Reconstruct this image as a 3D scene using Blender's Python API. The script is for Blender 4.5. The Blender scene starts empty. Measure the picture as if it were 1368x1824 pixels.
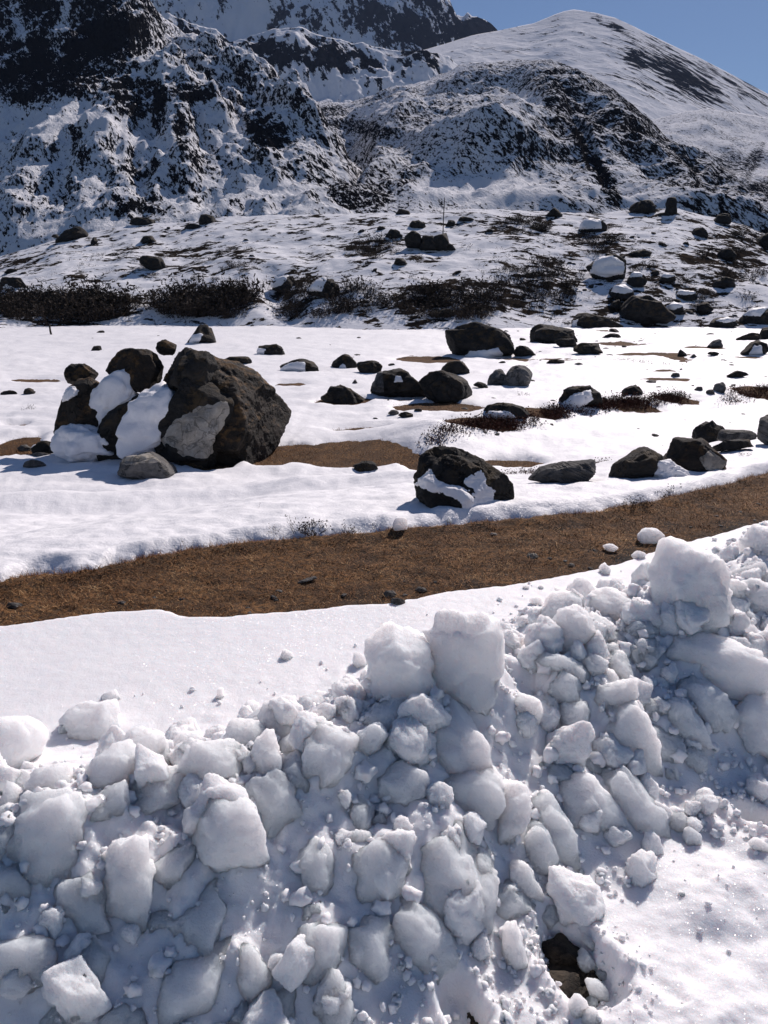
import bpy, math, random
import numpy as np
from mathutils import Vector

# ------------------------------------------------------------------ camera, light, exposure
scene = bpy.context.scene
COL = scene.collection
PITCH = math.radians(15.9)
FPX, CX, CY, EYE = 1378.0, 684.0, 912.0, 1.6
cam_data = bpy.data.cameras.new('camera')
cam = bpy.data.objects.new('camera', cam_data); COL.objects.link(cam)
cam.location = (0, 0, EYE)
cam.rotation_euler = (math.pi / 2 - PITCH, 0, 0)
cam_data.sensor_fit = 'VERTICAL'
cam_data.angle = 2 * math.atan(912.0 / FPX)
cam_data.clip_start = 0.05
cam_data.clip_end = 20000
scene.camera = cam

SUN_AZ, SUN_EL = math.radians(26), math.radians(37)
world = bpy.data.worlds.new('World'); scene.world = world
world.use_nodes = True
wn = world.node_tree.nodes; wl = world.node_tree.links
bg = wn['Background']
sky = wn.new('ShaderNodeTexSky'); sky.sky_type = 'NISHITA'
sky.sun_disc = False
sky.sun_elevation = SUN_EL; sky.sun_rotation = SUN_AZ
sky.altitude = 1200; sky.air_density = 1.15; sky.dust_density = 0.2; sky.ozone_density = 6.5
wl.new(sky.outputs[0], bg.inputs[0])
bg.inputs[1].default_value = 0.065

sun_data = bpy.data.lights.new('sun', 'SUN')
sun_data.energy = 5.0; sun_data.angle = math.radians(0.53); sun_data.color = (1.0, 0.965, 0.92)
sun = bpy.data.objects.new('sun', sun_data); COL.objects.link(sun)
SDIR = Vector((math.sin(SUN_AZ) * math.cos(SUN_EL), math.cos(SUN_AZ) * math.cos(SUN_EL), math.sin(SUN_EL)))
sun.rotation_euler = SDIR.to_track_quat('Z', 'Y').to_euler()
sun.location = (0, 0, 30)

vs = scene.view_settings
vs.view_transform = 'Standard'; vs.look = 'None'; vs.gamma = 1; vs.exposure = -0.1
vs.use_curve_mapping = False
vs.use_white_balance = True; vs.white_balance_temperature = 6750; vs.white_balance_tint = 17   # the phone's warm, faintly magenta balance
scene.cycles.max_bounces = 8
scene.cycles.diffuse_bounces = 3
scene.cycles.glossy_bounces = 2
scene.cycles.transmission_bounces = 2
scene.cycles.caustics_reflective = False
scene.cycles.caustics_refractive = False

rng = np.random.default_rng(11)
random.seed(5)

# ------------------------------------------------------------------ helpers
def ray(px, py):
    u = (np.asarray(px, float) - CX) / FPX; v = (CY - np.asarray(py, float)) / FPX
    return u, math.cos(PITCH) + v * math.sin(PITCH), -math.sin(PITCH) + v * math.cos(PITCH)

def point_at(px, py, y):
    a, b, c = ray(px, py)
    t = y / b
    return np.stack(np.broadcast_arrays(a * t, np.asarray(y, float), EYE + c * t), -1)

def smooth(a, b, x):
    t = np.clip((x - a) / (b - a), 0, 1)
    return t * t * (3 - 2 * t)

_perm = np.random.default_rng(3).permutation(512).astype(np.int64)
_grad = np.random.default_rng(4).normal(size=(512, 3)); _grad /= np.linalg.norm(_grad, axis=1)[:, None]
def perlin(p):
    """gradient noise, p is (n,3), result about -1..1"""
    pi = np.floor(p).astype(np.int64); f = p - pi
    w = f * f * f * (f * (f * 6 - 15) + 10)
    out = np.zeros(len(p))
    for dx in (0, 1):
        hx = _perm[(pi[:, 0] + dx) & 511]
        wx = w[:, 0] if dx else 1 - w[:, 0]
        for dy in (0, 1):
            hy = _perm[(hx + pi[:, 1] + dy) & 511]
            wy = w[:, 1] if dy else 1 - w[:, 1]
            for dz in (0, 1):
                g = _grad[_perm[(hy + pi[:, 2] + dz) & 511]]
                wz = w[:, 2] if dz else 1 - w[:, 2]
                out += wx * wy * wz * (g[:, 0] * (f[:, 0] - dx) + g[:, 1] * (f[:, 1] - dy) + g[:, 2] * (f[:, 2] - dz))
    return out * 1.5

def fbm(p, octaves=4, rough=0.5, ridged=False):
    out = np.zeros(len(p)); a = 1.0; tot = 0
    q = np.array(p, float)
    for o in range(octaves):
        n = perlin(q)
        if ridged: n = 1 - 2 * np.abs(n)
        out += a * n; tot += a
        a *= rough; q = q * 2.03 + 17.3
    return out / tot

def n2(x, y, s, seed=0, octaves=3, rough=0.5, ridged=False):
    x = np.asarray(x, float); y = np.asarray(y, float); sh = np.broadcast(x, y).shape
    x, y = np.broadcast_arrays(x, y)
    p = np.stack([x.ravel() / s, y.ravel() / s, np.full(x.size, seed * 7.31)], 1)
    return fbm(p, octaves, rough, ridged).reshape(sh)

def link_mesh(name, verts, faces, mat=None, parent=None, smooth_shade=True, loc=None):
    me = bpy.data.meshes.new(name)
    v = np.asarray(verts, np.float32)
    if loc is not None: v = v - np.asarray(loc, np.float32)
    faces = np.asarray(faces, np.int32)
    k = faces.shape[1]
    me.vertices.add(len(v)); me.vertices.foreach_set('co', v.ravel())
    me.loops.add(faces.size); me.loops.foreach_set('vertex_index', faces.ravel())
    me.polygons.add(len(faces))
    me.polygons.foreach_set('loop_start', np.arange(0, faces.size, k, dtype=np.int32))
    me.update(calc_edges=True)
    if smooth_shade: me.polygons.foreach_set('use_smooth', np.ones(len(faces), bool))
    if mat: me.materials.append(mat)
    o = bpy.data.objects.new(name, me); COL.objects.link(o)
    if loc is not None: o.location = loc
    if parent: o.parent = parent
    return o

def attr(o, name, values):
    a = o.data.attributes.new(name, 'FLOAT', 'POINT')
    a.data.foreach_set('value', np.asarray(values, np.float32).ravel())

def tag(o, label=None, cat=None, group=None, kind=None):
    if label: o['label'] = label
    if cat: o['category'] = cat
    if group: o['group'] = group
    if kind: o['kind'] = kind
    return o

def grid_faces(nr, nc):
    i = np.arange(nr - 1)[:, None] * nc + np.arange(nc - 1)[None]
    i = i.ravel()
    return np.stack([i, i + 1, i + nc + 1, i + nc], 1)

# ------------------------------------------------------------------ materials
def new_mat(name):
    m = bpy.data.materials.new(name); m.use_nodes = True
    nt = m.node_tree; b = nt.nodes['Principled BSDF']
    return m, nt, b

class N:
    """small node writer"""
    def __init__(s, nt): s.nt = nt
    def node(s, t, **k):
        n = s.nt.nodes.new(t)
        for a, v in k.items(): setattr(n, a, v)
        return n
    def put(s, sock, v):
        if hasattr(v, 'is_output') or isinstance(v, bpy.types.NodeSocket): s.nt.links.new(v, sock)
        else: sock.default_value = v
    def math(s, op, a, b=0.0, clamp=False):
        n = s.node('ShaderNodeMath', operation=op); n.use_clamp = clamp
        s.put(n.inputs[0], a); s.put(n.inputs[1], b); return n.outputs[0]
    def noise(s, vec, scale, detail=4, rough=0.5, dist=0.0):
        n = s.node('ShaderNodeTexNoise')
        s.put(n.inputs['Vector'], vec)
        n.inputs['Scale'].default_value = scale; n.inputs['Detail'].default_value = detail
        n.inputs['Roughness'].default_value = rough; n.inputs['Distortion'].default_value = dist
        return n.outputs['Fac']
    def range(s, v, a, b, c=0.0, d=1.0, smoothstep=True):
        n = s.node('ShaderNodeMapRange')
        if smoothstep: n.interpolation_type = 'SMOOTHSTEP'
        s.put(n.inputs[0], v)
        for i, q in enumerate((a, b, c, d)): s.put(n.inputs[i + 1], q)
        return n.outputs[0]
    def mix(s, f, a, b):
        n = s.node('ShaderNodeMix', data_type='RGBA')
        s.put(n.inputs[0], f)
        for sock, v in ((n.inputs[6], a), (n.inputs[7], b)):
            if isinstance(v, tuple) and len(v) == 3: v = (*v, 1)
            s.put(sock, v)
        return n.outputs[2]
    def obj(s): return s.node('ShaderNodeTexCoord').outputs['Object']
    def geo(s): return s.node('ShaderNodeNewGeometry')
    def attr(s, name): return s.node('ShaderNodeAttribute', attribute_name=name).outputs['Fac']
    def scalevec(s, vec, sc):
        n = s.node('ShaderNodeVectorMath', operation='MULTIPLY'); s.put(n.inputs[0], vec); n.inputs[1].default_value = sc
        return n.outputs[0]
    def bump(s, h, strength, dist, normal=None):
        n = s.node('ShaderNodeBump'); n.inputs['Strength'].default_value = strength; n.inputs['Distance'].default_value = dist
        s.put(n.inputs['Height'], h)
        if normal: s.put(n.inputs['Normal'], normal)
        return n.outputs[0]

def snow_material(name, sss=0.0, rough=0.62, grain=0.004, grain_scale=160.0, lump=0.02, lump_scale=22.0, sparkle=0.0, dirt=0.0, col=(0.885, 0.875, 0.885)):
    m, nt, b = new_mat(name); n = N(nt)
    pos = n.geo().outputs['Position']
    g1 = n.noise(pos, grain_scale, 3, 0.6); g2 = n.noise(pos, lump_scale, 5, 0.6)
    nb = n.bump(g2, 0.6, lump); nb = n.bump(g1, 0.55, grain, nb)
    n.put(b.inputs['Normal'], nb)
    base = n.mix(n.range(n.noise(pos, 3.0, 4, 0.6), 0.35, 0.7), col, (col[0] * 0.955, col[1] * 0.955, col[2] * 0.965))
    if dirt:
        d = n.math('MULTIPLY', n.range(n.noise(pos, 55.0, 4, 0.65), 0.66, 0.74), n.range(n.noise(pos, 6.0, 2), 0.5, 0.66))
        base = n.mix(n.math('MULTIPLY', d, dirt), base, (0.22, 0.19, 0.17))
    n.put(b.inputs['Base Color'], base)
    b.inputs['Roughness'].default_value = 0.62
    b.inputs['Specular IOR Level'].default_value = 0.3
    if sss:
        b.subsurface_method = 'RANDOM_WALK'
        b.inputs['Subsurface Weight'].default_value = 1.0
        b.inputs['Subsurface Radius'].default_value = (1.0, 0.86, 0.82)
        b.inputs['Subsurface Scale'].default_value = sss
    if sparkle:
        v = n.node('ShaderNodeTexVoronoi'); v.inputs['Scale'].default_value = 420.0
        n.put(v.inputs['Vector'], pos)
        cn = n.node('ShaderNodeVectorMath', operation='SUBTRACT'); n.put(cn.inputs[0], v.outputs['Color']); cn.inputs[1].default_value = (0.5, 0.5, 0.5)
        sc = n.scalevec(cn.outputs[0], (1.3, 1.3, 1.3))
        ad = n.node('ShaderNodeVectorMath', operation='ADD'); n.put(ad.inputs[0], sc); n.put(ad.inputs[1], n.geo().outputs['Normal'])
        nm = n.node('ShaderNodeVectorMath', operation='NORMALIZE'); n.put(nm.inputs[0], ad.outputs[0])
        gl = n.node('ShaderNodeBsdfGlossy'); gl.inputs['Roughness'].default_value = 0.22
        n.put(gl.inputs['Normal'], nm.outputs[0])
        mx = n.node('ShaderNodeMixShader'); mx.inputs[0].default_value = sparkle
        nt.links.new(b.outputs[0], mx.inputs[1]); nt.links.new(gl.outputs[0], mx.inputs[2])
        nt.links.new(mx.outputs[0], nt.nodes['Material Output'].inputs['Surface'])
    return m

M_BLOCK = snow_material('snow_block_snow', sss=0.17, grain=0.006, grain_scale=150, lump=0.022, lump_scale=34, dirt=0.35, col=(0.98, 0.97, 0.975))
M_FILL = snow_material('lump_snow', sss=0.05, grain=0.005, grain_scale=160, lump=0.014, lump_scale=40, dirt=0.2, col=(0.97, 0.96, 0.965))
M_CRUMB = snow_material('crumb_snow', sss=0.012, grain=0.003, grain_scale=200, lump=0.006, lump_scale=60, col=(0.93, 0.92, 0.925))
M_BANK = snow_material('bank_snow', col=(0.92, 0.91, 0.915), sss=0.03, grain=0.004, grain_scale=170, lump=0.012, lump_scale=14, sparkle=0.024)
M_FIELD = snow_material('field_snow', grain=0.006, grain_scale=60, lump=0.05, lump_scale=3.0, sparkle=0.02)
M_CAP = snow_material('cap_snow', grain=0.006, grain_scale=70, lump=0.03, lump_scale=9.0)

def mountain_material(name, s_fine, s_big, rock_a=(0.004, 0.004, 0.005), rock_b=(0.013, 0.011, 0.010), bump=1.0, along=(0.3, -0.7, -0.6), k=0.4, ledge=0.0):
    m, nt, b = new_mat(name); n = N(nt)
    pos = n.geo().outputs['Position']
    e = Vector(along).normalized()
    dt = n.node('ShaderNodeVectorMath', operation='DOT_PRODUCT'); n.put(dt.inputs[0], pos); dt.inputs[1].default_value = e
    sl = n.node('ShaderNodeVectorMath', operation='SCALE'); sl.inputs[0].default_value = e; n.put(sl.inputs['Scale'], n.math('MULTIPLY', dt.outputs['Value'], 1 - k))
    sb = n.node('ShaderNodeVectorMath', operation='SUBTRACT'); n.put(sb.inputs[0], pos); n.put(sb.inputs[1], sl.outputs[0])
    sv = sb.outputs[0]
    rock = n.attr('rock')
    f1 = n.noise(sv, s_fine, 7, 0.68, 0.3)
    f2 = n.noise(sv, s_fine * 2.7, 5, 0.7)
    f3 = n.noise(pos, s_big, 4, 0.6)
    v = n.math('ADD', rock, n.math('MULTIPLY', n.math('SUBTRACT', f1, 0.5), 3.0))
    v = n.math('ADD', v, n.math('MULTIPLY', n.math('SUBTRACT', f2, 0.5), 2.4))
    v = n.math('ADD', v, n.math('MULTIPLY', n.math('SUBTRACT', f3, 0.5), 0.9))
    if ledge:                                                   # snow settles where the slope is flatter
        nz = n.node('ShaderNodeSeparateXYZ'); n.put(nz.inputs[0], n.geo().outputs['Normal'])
        v = n.math('ADD', v, n.math('MULTIPLY', n.math('SUBTRACT', 0.66, nz.outputs[2]), ledge))
    mask = n.range(v, 0.49, 0.56)
    rc = n.mix(n.range(n.noise(pos, s_fine * 1.7, 5, 0.65), 0.35, 0.7), rock_a, rock_b)
    sc = (0.86, 0.86, 0.88)
    n.put(b.inputs['Base Color'], n.mix(mask, sc, rc))
    n.put(b.inputs['Roughness'], n.range(mask, 0, 1, 0.65, 0.9))
    b.inputs['Specular IOR Level'].default_value = 0.0
    h = n.math('ADD', n.math('MULTIPLY', f1, 1.0), n.math('MULTIPLY', mask, 0.35))
    n.put(b.inputs['Normal'], n.bump(h, 0.75, bump))
    return m

def rock_material(name, a, bcol, lichen=(0.12, 0.075, 0.03), scale=1.0, lich=0.5, pale=None):
    m, nt, b = new_mat(name); n = N(nt)
    oc = n.geo().outputs['Position']
    f1 = n.noise(oc, 2.2 * scale, 8, 0.72, 0.4); f2 = n.noise(oc, 14 * scale, 6, 0.75)
    cr = n.math('SUBTRACT', 1.0, n.range(n.math('ABSOLUTE', n.math('SUBTRACT', n.noise(oc, 1.7 * scale, 5, 0.6, 0.8), 0.5)), 0.0, 0.022))
    f3 = n.noise(n.scalevec(oc, (1, 1, 3.0)), 4 * scale, 5, 0.6, 1.0)
    c = n.mix(n.range(f1, 0.35, 0.68), a, bcol)
    c = n.mix(n.math('MULTIPLY', n.range(f2, 0.5, 0.75), 0.5), c, (bcol[0] * 1.6, bcol[1] * 1.55, bcol[2] * 1.45))
    nz = n.node('ShaderNodeSeparateXYZ'); n.put(nz.inputs[0], n.geo().outputs['Normal'])
    up = n.range(nz.outputs[2], 0.25, 0.65)
    c = n.mix(n.math('MULTIPLY', cr, 0.7), c, (a[0] * .5, a[1] * .5, a[2] * .5))
    l = n.math('MULTIPLY', n.math('MULTIPLY', up, n.range(n.noise(oc, 3.2 * scale, 6, 0.7), 0.47, 0.62)), lich)
    c = n.mix(l, c, lichen)
    n.put(b.inputs['Base Color'], c)
    b.inputs['Roughness'].default_value = 0.85
    b.inputs['Specular IOR Level'].default_value = 0.25
    h = n.math('ADD', f1, n.math('MULTIPLY', f2, 0.35)); h = n.math('ADD', h, n.math('MULTIPLY', f3, 0.5)); h = n.math('SUBTRACT', h, n.math('MULTIPLY', cr, 0.35))
    n.put(b.inputs['Normal'], n.bump(h, 0.9, 0.06 / scale))
    return m

M_ROCK = rock_material('dark_rock', (0.012, 0.0115, 0.011), (0.036, 0.033, 0.030))
M_ROCKB = rock_material('brown_rock', (0.013, 0.0115, 0.010), (0.038, 0.030, 0.024), lichen=(0.14, 0.078, 0.032), lich=0.95)
M_ROCKG = rock_material('grey_rock', (0.07, 0.068, 0.066), (0.17, 0.165, 0.16), lich=0.1)
M_ROCKP = rock_material('pale_rock', (0.26, 0.235, 0.20), (0.42, 0.39, 0.345), lichen=(0.2, 0.16, 0.1), scale=1.6, lich=0.3)
M_STONE = rock_material('small_stone', (0.05, 0.047, 0.045), (0.15, 0.14, 0.13), scale=6.0, lich=0.1)

def plain(name, a, bcol, scale, rough=0.9, bump=0.01, det=5):
    m, nt, b = new_mat(name); n = N(nt); pos = n.geo().outputs['Position']
    f = n.noise(pos, scale, det, 0.65)
    n.put(b.inputs['Base Color'], n.mix(n.range(f, 0.36, 0.64), a, bcol))
    b.inputs['Roughness'].default_value = rough; b.inputs['Specular IOR Level'].default_value = 0.15
    if bump: n.put(b.inputs['Normal'], n.bump(f, 0.8, bump))
    return m
M_SHRUB = plain('shrub_twigs', (0.022, 0.017, 0.014), (0.065, 0.048, 0.036), 1.6, bump=0)
M_HEATH = plain('heather_stems', (0.045, 0.018, 0.014), (0.085, 0.035, 0.024), 9.0, bump=0)
M_DARKTUFT = plain('dark_tuft', (0.018, 0.012, 0.011), (0.05, 0.028, 0.022), 30.0, bump=0)
M_STALK = plain('dry_stalk', (0.11, 0.08, 0.05), (0.2, 0.15, 0.1), 30.0, bump=0)
M_POLE = plain('weathered_pole', (0.03, 0.027, 0.025), (0.07, 0.06, 0.05), 8.0, bump=0)
M_CREVICE = rock_material('bare_ground_rock', (0.014, 0.012, 0.010), (0.07, 0.055, 0.04), scale=8.0, lich=0.0)

def soil_material():
    m, nt, b = new_mat('brown_turf'); n = N(nt); pos = n.geo().outputs['Position']
    f1 = n.noise(pos, 2.2, 6, 0.62); f2 = n.noise(pos, 26, 5, 0.7); f3 = n.noise(n.scalevec(pos, (1, 1, 1)), 110, 3, 0.7)
    c = n.mix(n.range(f1, 0.38, 0.62), (0.10, 0.05, 0.025), (0.26, 0.13, 0.053))
    c = n.mix(n.range(f2, 0.42, 0.66), (0.065, 0.04, 0.026), c)
    c = n.mix(n.math('MULTIPLY', n.range(f3, 0.52, 0.72), 0.7), c, (0.27, 0.19, 0.11))
    dark = n.attr('mud')
    c = n.mix(dark, c, n.mix(n.range(f2, 0.35, 0.7), (0.026, 0.021, 0.018), (0.075, 0.062, 0.052)))
    n.put(b.inputs['Base Color'], c); b.inputs['Roughness'].default_value = 0.95; b.inputs['Specular IOR Level'].default_value = 0.1
    h = n.math('ADD', f2, n.math('MULTIPLY', f3, 0.4))
    n.put(b.inputs['Normal'], n.bump(h, 0.9, 0.02))
    return m
M_SOIL = soil_material()

def grass_material(name, cols):
    m, nt, b = new_mat(name); n = N(nt)
    r = n.attr('tone'); 
    c = n.mix(n.range(r, 0.0, 0.5, smoothstep=False), cols[0], cols[1]); c = n.mix(n.range(r, 0.5, 1.0, smoothstep=False), c, cols[2])
    n.put(b.inputs['Base Color'], c); b.inputs['Roughness'].default_value = 0.8; b.inputs['Specular IOR Level'].default_value = 0.2
    return m
M_GRASS = grass_material('dry_grass', ((0.06, 0.026, 0.012), (0.31, 0.14, 0.052), (0.60, 0.40, 0.20)))
# ------------------------------------------------------------------ ground: heights in metres
def plane_hit(px, py, z):
    a, b, c = ray(px, py); t = (z - EYE) / c
    return a * t, b * t

L1PX = [(-260, 1150), (-100, 1130), (0, 1116), (100, 1102), (200, 1091), (285, 1085), (325, 1098), (400, 1100), (500, 1092), (600, 1083), (700, 1078),
        (740, 1072), (780, 1060), (850, 1050), (1000, 1028), (1100, 1005), (1200, 975), (1300, 946), (1368, 926), (1600, 855), (1800, 800)]
L2PX = [(-260, 1078), (-60, 1052), (0, 1034), (40, 1016), (80, 1012), (130, 1018), (178, 1010), (190, 1000), (300, 981), (400, 963), (520, 949), (640, 944), (750, 936),
        (850, 926), (950, 915), (1050, 906), (1120, 896), (1200, 880), (1300, 856), (1368, 836), (1600, 780), (1800, 740)]
_l1 = np.array([plane_hit(px, py, 0.05) for px, py in L1PX]); _l2 = np.array([plane_hit(px, py, 0.04) for px, py in L2PX])
def y1(x): return np.interp(x, _l1[:, 0], _l1[:, 1])
def y2(x): return np.interp(x, _l2[:, 0], _l2[:, 1])
_ls = np.array([plane_hit(px, py, 0.04) for px, py in ((-260, 1074), (0, 1028), (180, 1005), (400, 963), (640, 944), (850, 926), (1050, 906), (1200, 882), (1368, 838), (1800, 742))])
def y2s(x): return np.interp(x, _ls[:, 0], _ls[:, 1])

MEADOW = -1.15
def seg_dist(x, y, pts):
    d = np.full(np.shape(x), 1e9)
    for (ax, ay), (bx, by) in zip(pts[:-1], pts[1:]):
        vx, vy = bx - ax, by - ay
        t = np.clip(((x - ax) * vx + (y - ay) * vy) / (vx * vx + vy * vy), 0, 1)
        d = np.minimum(d, np.hypot(x - ax - t * vx, y - ay - t * vy))
    return d
_ridge = [plane_hit(px, py, MEADOW + 0.15) for px, py in ((780, 775), (880, 757), (980, 737), (1100, 725), (1200, 715), (1330, 700), (1500, 690), (1800, 680))]

def soil_z(x, y):
    s2 = y - y2s(x)
    z = MEADOW * smooth(-0.1, 6.5, s2)
    z = z + 0.06 * n2(x, y, 1.3, 1, 3) * (0.35 + 0.65 * smooth(0, 3, s2)) + 0.026 * n2(x, y, 0.16, 2, 4)
    z = z + 0.03 * np.exp(-((s2 + 0.08) / 0.1) ** 2)                       # turf lip at the top of the verge
    z = z + 0.22 * n2(x, y, 9.0, 5, 2) * smooth(4, 16, s2)
    d = seg_dist(x, y, _ridge)
    z = z + 0.30 * np.exp(-(d / 0.9) ** 2) * smooth(2, 5, s2)
    return z

# bare places of the meadow: photo position and half size -> world ellipse
PATCH = []
for px, py, rx, ry, am in [(610, 812, 130, 24, 1.4), (500, 815, 60, 22, 1.2), (385, 832, 40, 12, 1.0), (8, 805, 42, 30, 1.4), (760, 640, 60, 9, 1.3), (790, 716, 95, 10, 1.3), (612, 722, 50, 9, 1.2),
                       (1185, 676, 55, 5, 1.0), (1165, 632, 75, 5, 0.9), (850, 758, 85, 8, .8), (960, 740, 50, 7, .8), (1080, 722, 115, 8, .8), (1200, 712, 55, 5, .75), (1345, 697, 60, 8, .8),
                       (915, 827, 60, 9, 1.3), (745, 828, 40, 14, 1.2), (722, 868, 18, 12, 1.1), (520, 690, 40, 4, .8), (70, 676, 60, 4, .8), (1030, 702, 40, 5, 1.0), (640, 770, 70, 4, .7),
                       (60, 810, 50, 6, .9), (1100, 612, 50, 4, .8), (1255, 620, 40, 4, .9), (1330, 640, 40, 4, .8), (30, 760, 25, 4, .9), (1180, 660, 40, 4, .7), (910, 640, 40, 4, .7),
                       (1275, 860, 50, 6, .9), (700, 720, 60, 4, .8), (1000, 640, 50, 3, .7)]:
    pz = MEADOW + (0.25 if px > 780 and 690 < py < 770 else 0.0)
    wx, wy = plane_hit(px, py, pz)
    ya = plane_hit(px, py - ry, pz)[1]; yb = plane_hit(px, py + ry, pz)[1]
    PATCH.append((wx, wy, rx * wy / FPX, max((ya - yb) / 2, 0.12), am))

def snow_thickness(x, y):
    s2 = y - y2(x)
    th = 0.085 + 0.035 * n2(x, y, 1.6, 8, 3) + 0.02 * n2(x, y, 0.3, 9, 2)
    th = th * smooth(-0.05, 0.16, s2 + 0.10 * n2(x, y, 0.22, 12, 5, 0.65)) - 0.10 * smooth(0.04, -0.12, s2 + 0.10 * n2(x, y, 0.22, 12, 5, 0.65))
    wob = 0.28 * n2(x, y, 0.7, 14, 4, 0.6)
    for wx, wy, rx, ry, am in PATCH:
        q = np.sqrt(((x - wx) / rx) ** 2 + ((y - wy) / ry) ** 2) + wob
        th = th - 0.13 * am * smooth(1.25, 0.6, q)
    far = smooth(22, 34, y) * smooth(0.10, 0.45, n2(x, y * 0.35, 1.6, 15, 4, 0.6)) * (0.3 + 0.7 * smooth(0.0, 0.25, x / np.maximum(y, 1)))
    return th - 0.10 * far

_drift = [plane_hit(px, py, -0.75) for px, py in ((-80, 880), (120, 868), (300, 862), (480, 852), (620, 856), (760, 872))]
def field_z(x, y):
    z = soil_z(x, y) + snow_thickness(x, y)
    s2 = y - y2(x)
    rip = 0.085 * n2(x * 0.55 + 0.25 * y, y * 1.3, 0.9, 16, 3) * smooth(0.5, 4, s2) + 0.012 * n2(x * .6, y * 1.6, 0.22, 17, 2) * smooth(0.6, 2, s2)
    z = z + 0.20 * np.exp(-(seg_dist(x, y, _drift) / 0.55) ** 2)
    return z + rip * smooth(0.0, 0.09, snow_thickness(x, y))

# the ploughed heap: front foot, back foot, height along x
_hx = [-4.0, -1.3, -0.8, -0.3, 0.15, 0.42, 0.75, 1.2, 1.7, 2.4, 4.5]
_hf = [0.60, 0.85, 0.95, 1.05, 1.28, 1.55, 1.80, 2.10, 2.5, 3.1, 5.0]
_hb = [1.75, 2.20, 2.35, 2.60, 3.05, 3.30, 3.50, 3.72, 4.15, 4.8, 6.6]
_hh = [0.26, 0.30, 0.33, 0.36, 0.38, 0.36, 0.34, 0.36, 0.36, 0.34, 0.34]
def heap_t(x, y):
    f = np.interp(x, _hx, _hf); b = np.interp(x, _hx, _hb)
    return (y - f) / (b - f)
def heap_z(x, y):
    t = heap_t(x, y) + 0.05 * n2(x, y, 0.5, 21, 2)
    prof = smooth(0.0, 0.5, t) * smooth(1.12, 0.5, t)
    h = np.interp(x, _hx, _hh)
    lump = n2(x, y, 0.20, 22, 4, 0.55)
    return prof * (h + 0.10 * lump + 0.02 * n2(x, y, 0.06, 24, 3, 0.6, True)) + 0.03 * np.minimum(prof * 4, 1) * n2(x, y, 0.07, 23, 3)

SINK = 0.0
FILLET = None
_hole = plane_hit(1030, 1722, 0.05); _hole2 = plane_hit(822, 1800, 0.05); _hole3 = plane_hit(1352, 1462, 0.05)
def bank_z(x, y):
    s1 = y - y1(x)
    e = s1 + 0.03 * n2(x, y, 0.18, 31, 3)
    z = 0.055 + 0.02 * n2(x, y, 1.1, 32, 2) + 0.02 * smooth(-0.9, 0, s1)
    z = z * smooth(0.035, -0.05, e) - 0.10 * smooth(-0.005, 0.06, e)
    t = heap_t(x, y)
    hz = heap_z(x, y)
    z = z + hz - SINK * np.clip(hz / 0.25, 0, 1)
    if FILLET is not None: z = z + FILLET(x, y)
    rough = smooth(0.15, -0.1, t)
    tr = n2(x * 0.9 + y * 0.5, y * 0.8 - x * 0.4, 0.16, 33, 4, 0.55, ridged=True)
    z = z + rough * (0.046 * n2(x, y, 0.24, 34, 3) + 0.036 * tr * smooth(-0.15, 0.3, n2(x, y, 0.5, 35, 2)) * (0.4 + 0.6 * smooth(0.4, 1.0, x)) + 0.010 * n2(x, y, 0.05, 36, 4, 0.6))
    z = z + smooth(0.85, 1.0, t) * smooth(1.45, 1.0, t) * 0.010 * n2(x, y, 0.06, 37, 3)      # crumbs behind the heap
    for (hx, hy), rx, ry, dp in ((_hole, 0.082, 0.125, 0.06), (_hole2, 0.05, 0.07, 0.06), (_hole3, 0.06, 0.06, 0.05)):
        q = np.hypot((x - hx + 0.25 * (y - hy)) / rx, (y - hy) / ry) + 0.35 * n2(x, y, 0.07, 38, 3)
        z = z - dp * smooth(1.15, 0.75, q) + 0.018 * np.exp(-((q - 1.35) / 0.28) ** 2)
    return z

def px_of(x, y, v=0.33): return CX + FPX * (x / np.maximum(y, 1e-3)) * (math.cos(PITCH) + v * math.sin(PITCH))
_cpx = [-500, -100, 0, 60, 110, 230, 330, 400, 600, 740, 850, 1000, 1060, 1140, 1200, 1250, 1310, 1368, 1500, 1900]
_cpy = [540, 478, 458, 440, 424, 402, 396, 386, 381, 379, 372, 378, 380, 371, 372, 384, 398, 420, 450, 500]
def hill_z(x, y):
    px = px_of(x, y)
    d0 = 61 + 3 * np.sin(px / 160.0) + 2 * np.interp(px, [0, 684, 1368], [1, 0, -2])
    d1 = 104 + 4 * np.sin(px / 210.0 + 1)
    z1 = EYE + (d1) * (np.tan(np.arctan((CY - np.interp(px, _cpx, _cpy)) / FPX) - PITCH))
    t = (y - d0) / (d1 - d0)
    z0 = MEADOW - 0.1
    z = z0 + (z1 - z0) * np.where(t < 1, np.clip(t, 0, 1) ** 0.88, 1 - 0.25 * np.clip(t - 1, 0, 9) ** 1.5)
    w = smooth(0, 0.10, t) * smooth(1.02, 0.86, t)
    z = z + w * (0.85 * n2(x, y, 9, 41, 3) + 0.36 * n2(x, y, 2.2, 42, 4, 0.6)) + smooth(0.8, 1, t) * 0.22 * n2(x, y, 2.5, 43, 3)
    gx = (px - 500) / 60.0
    z = z - 0.9 * np.exp(-((px - (520 - 130 * np.clip(t, 0, .5))) / 30) ** 2) * smooth(0.0, .1, t) * smooth(.45, .2, t)
    z = np.where(t < 0, MEADOW - 0.1 + t * 4, z)
    return z

def ground_z(x, y):
    s1 = y - y1(x)
    return np.where(s1 < 0, bank_z(x, y), np.maximum(np.maximum(soil_z(x, y), field_z(x, y)), np.where(y > 50, hill_z(x, y), -9)))

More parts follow.
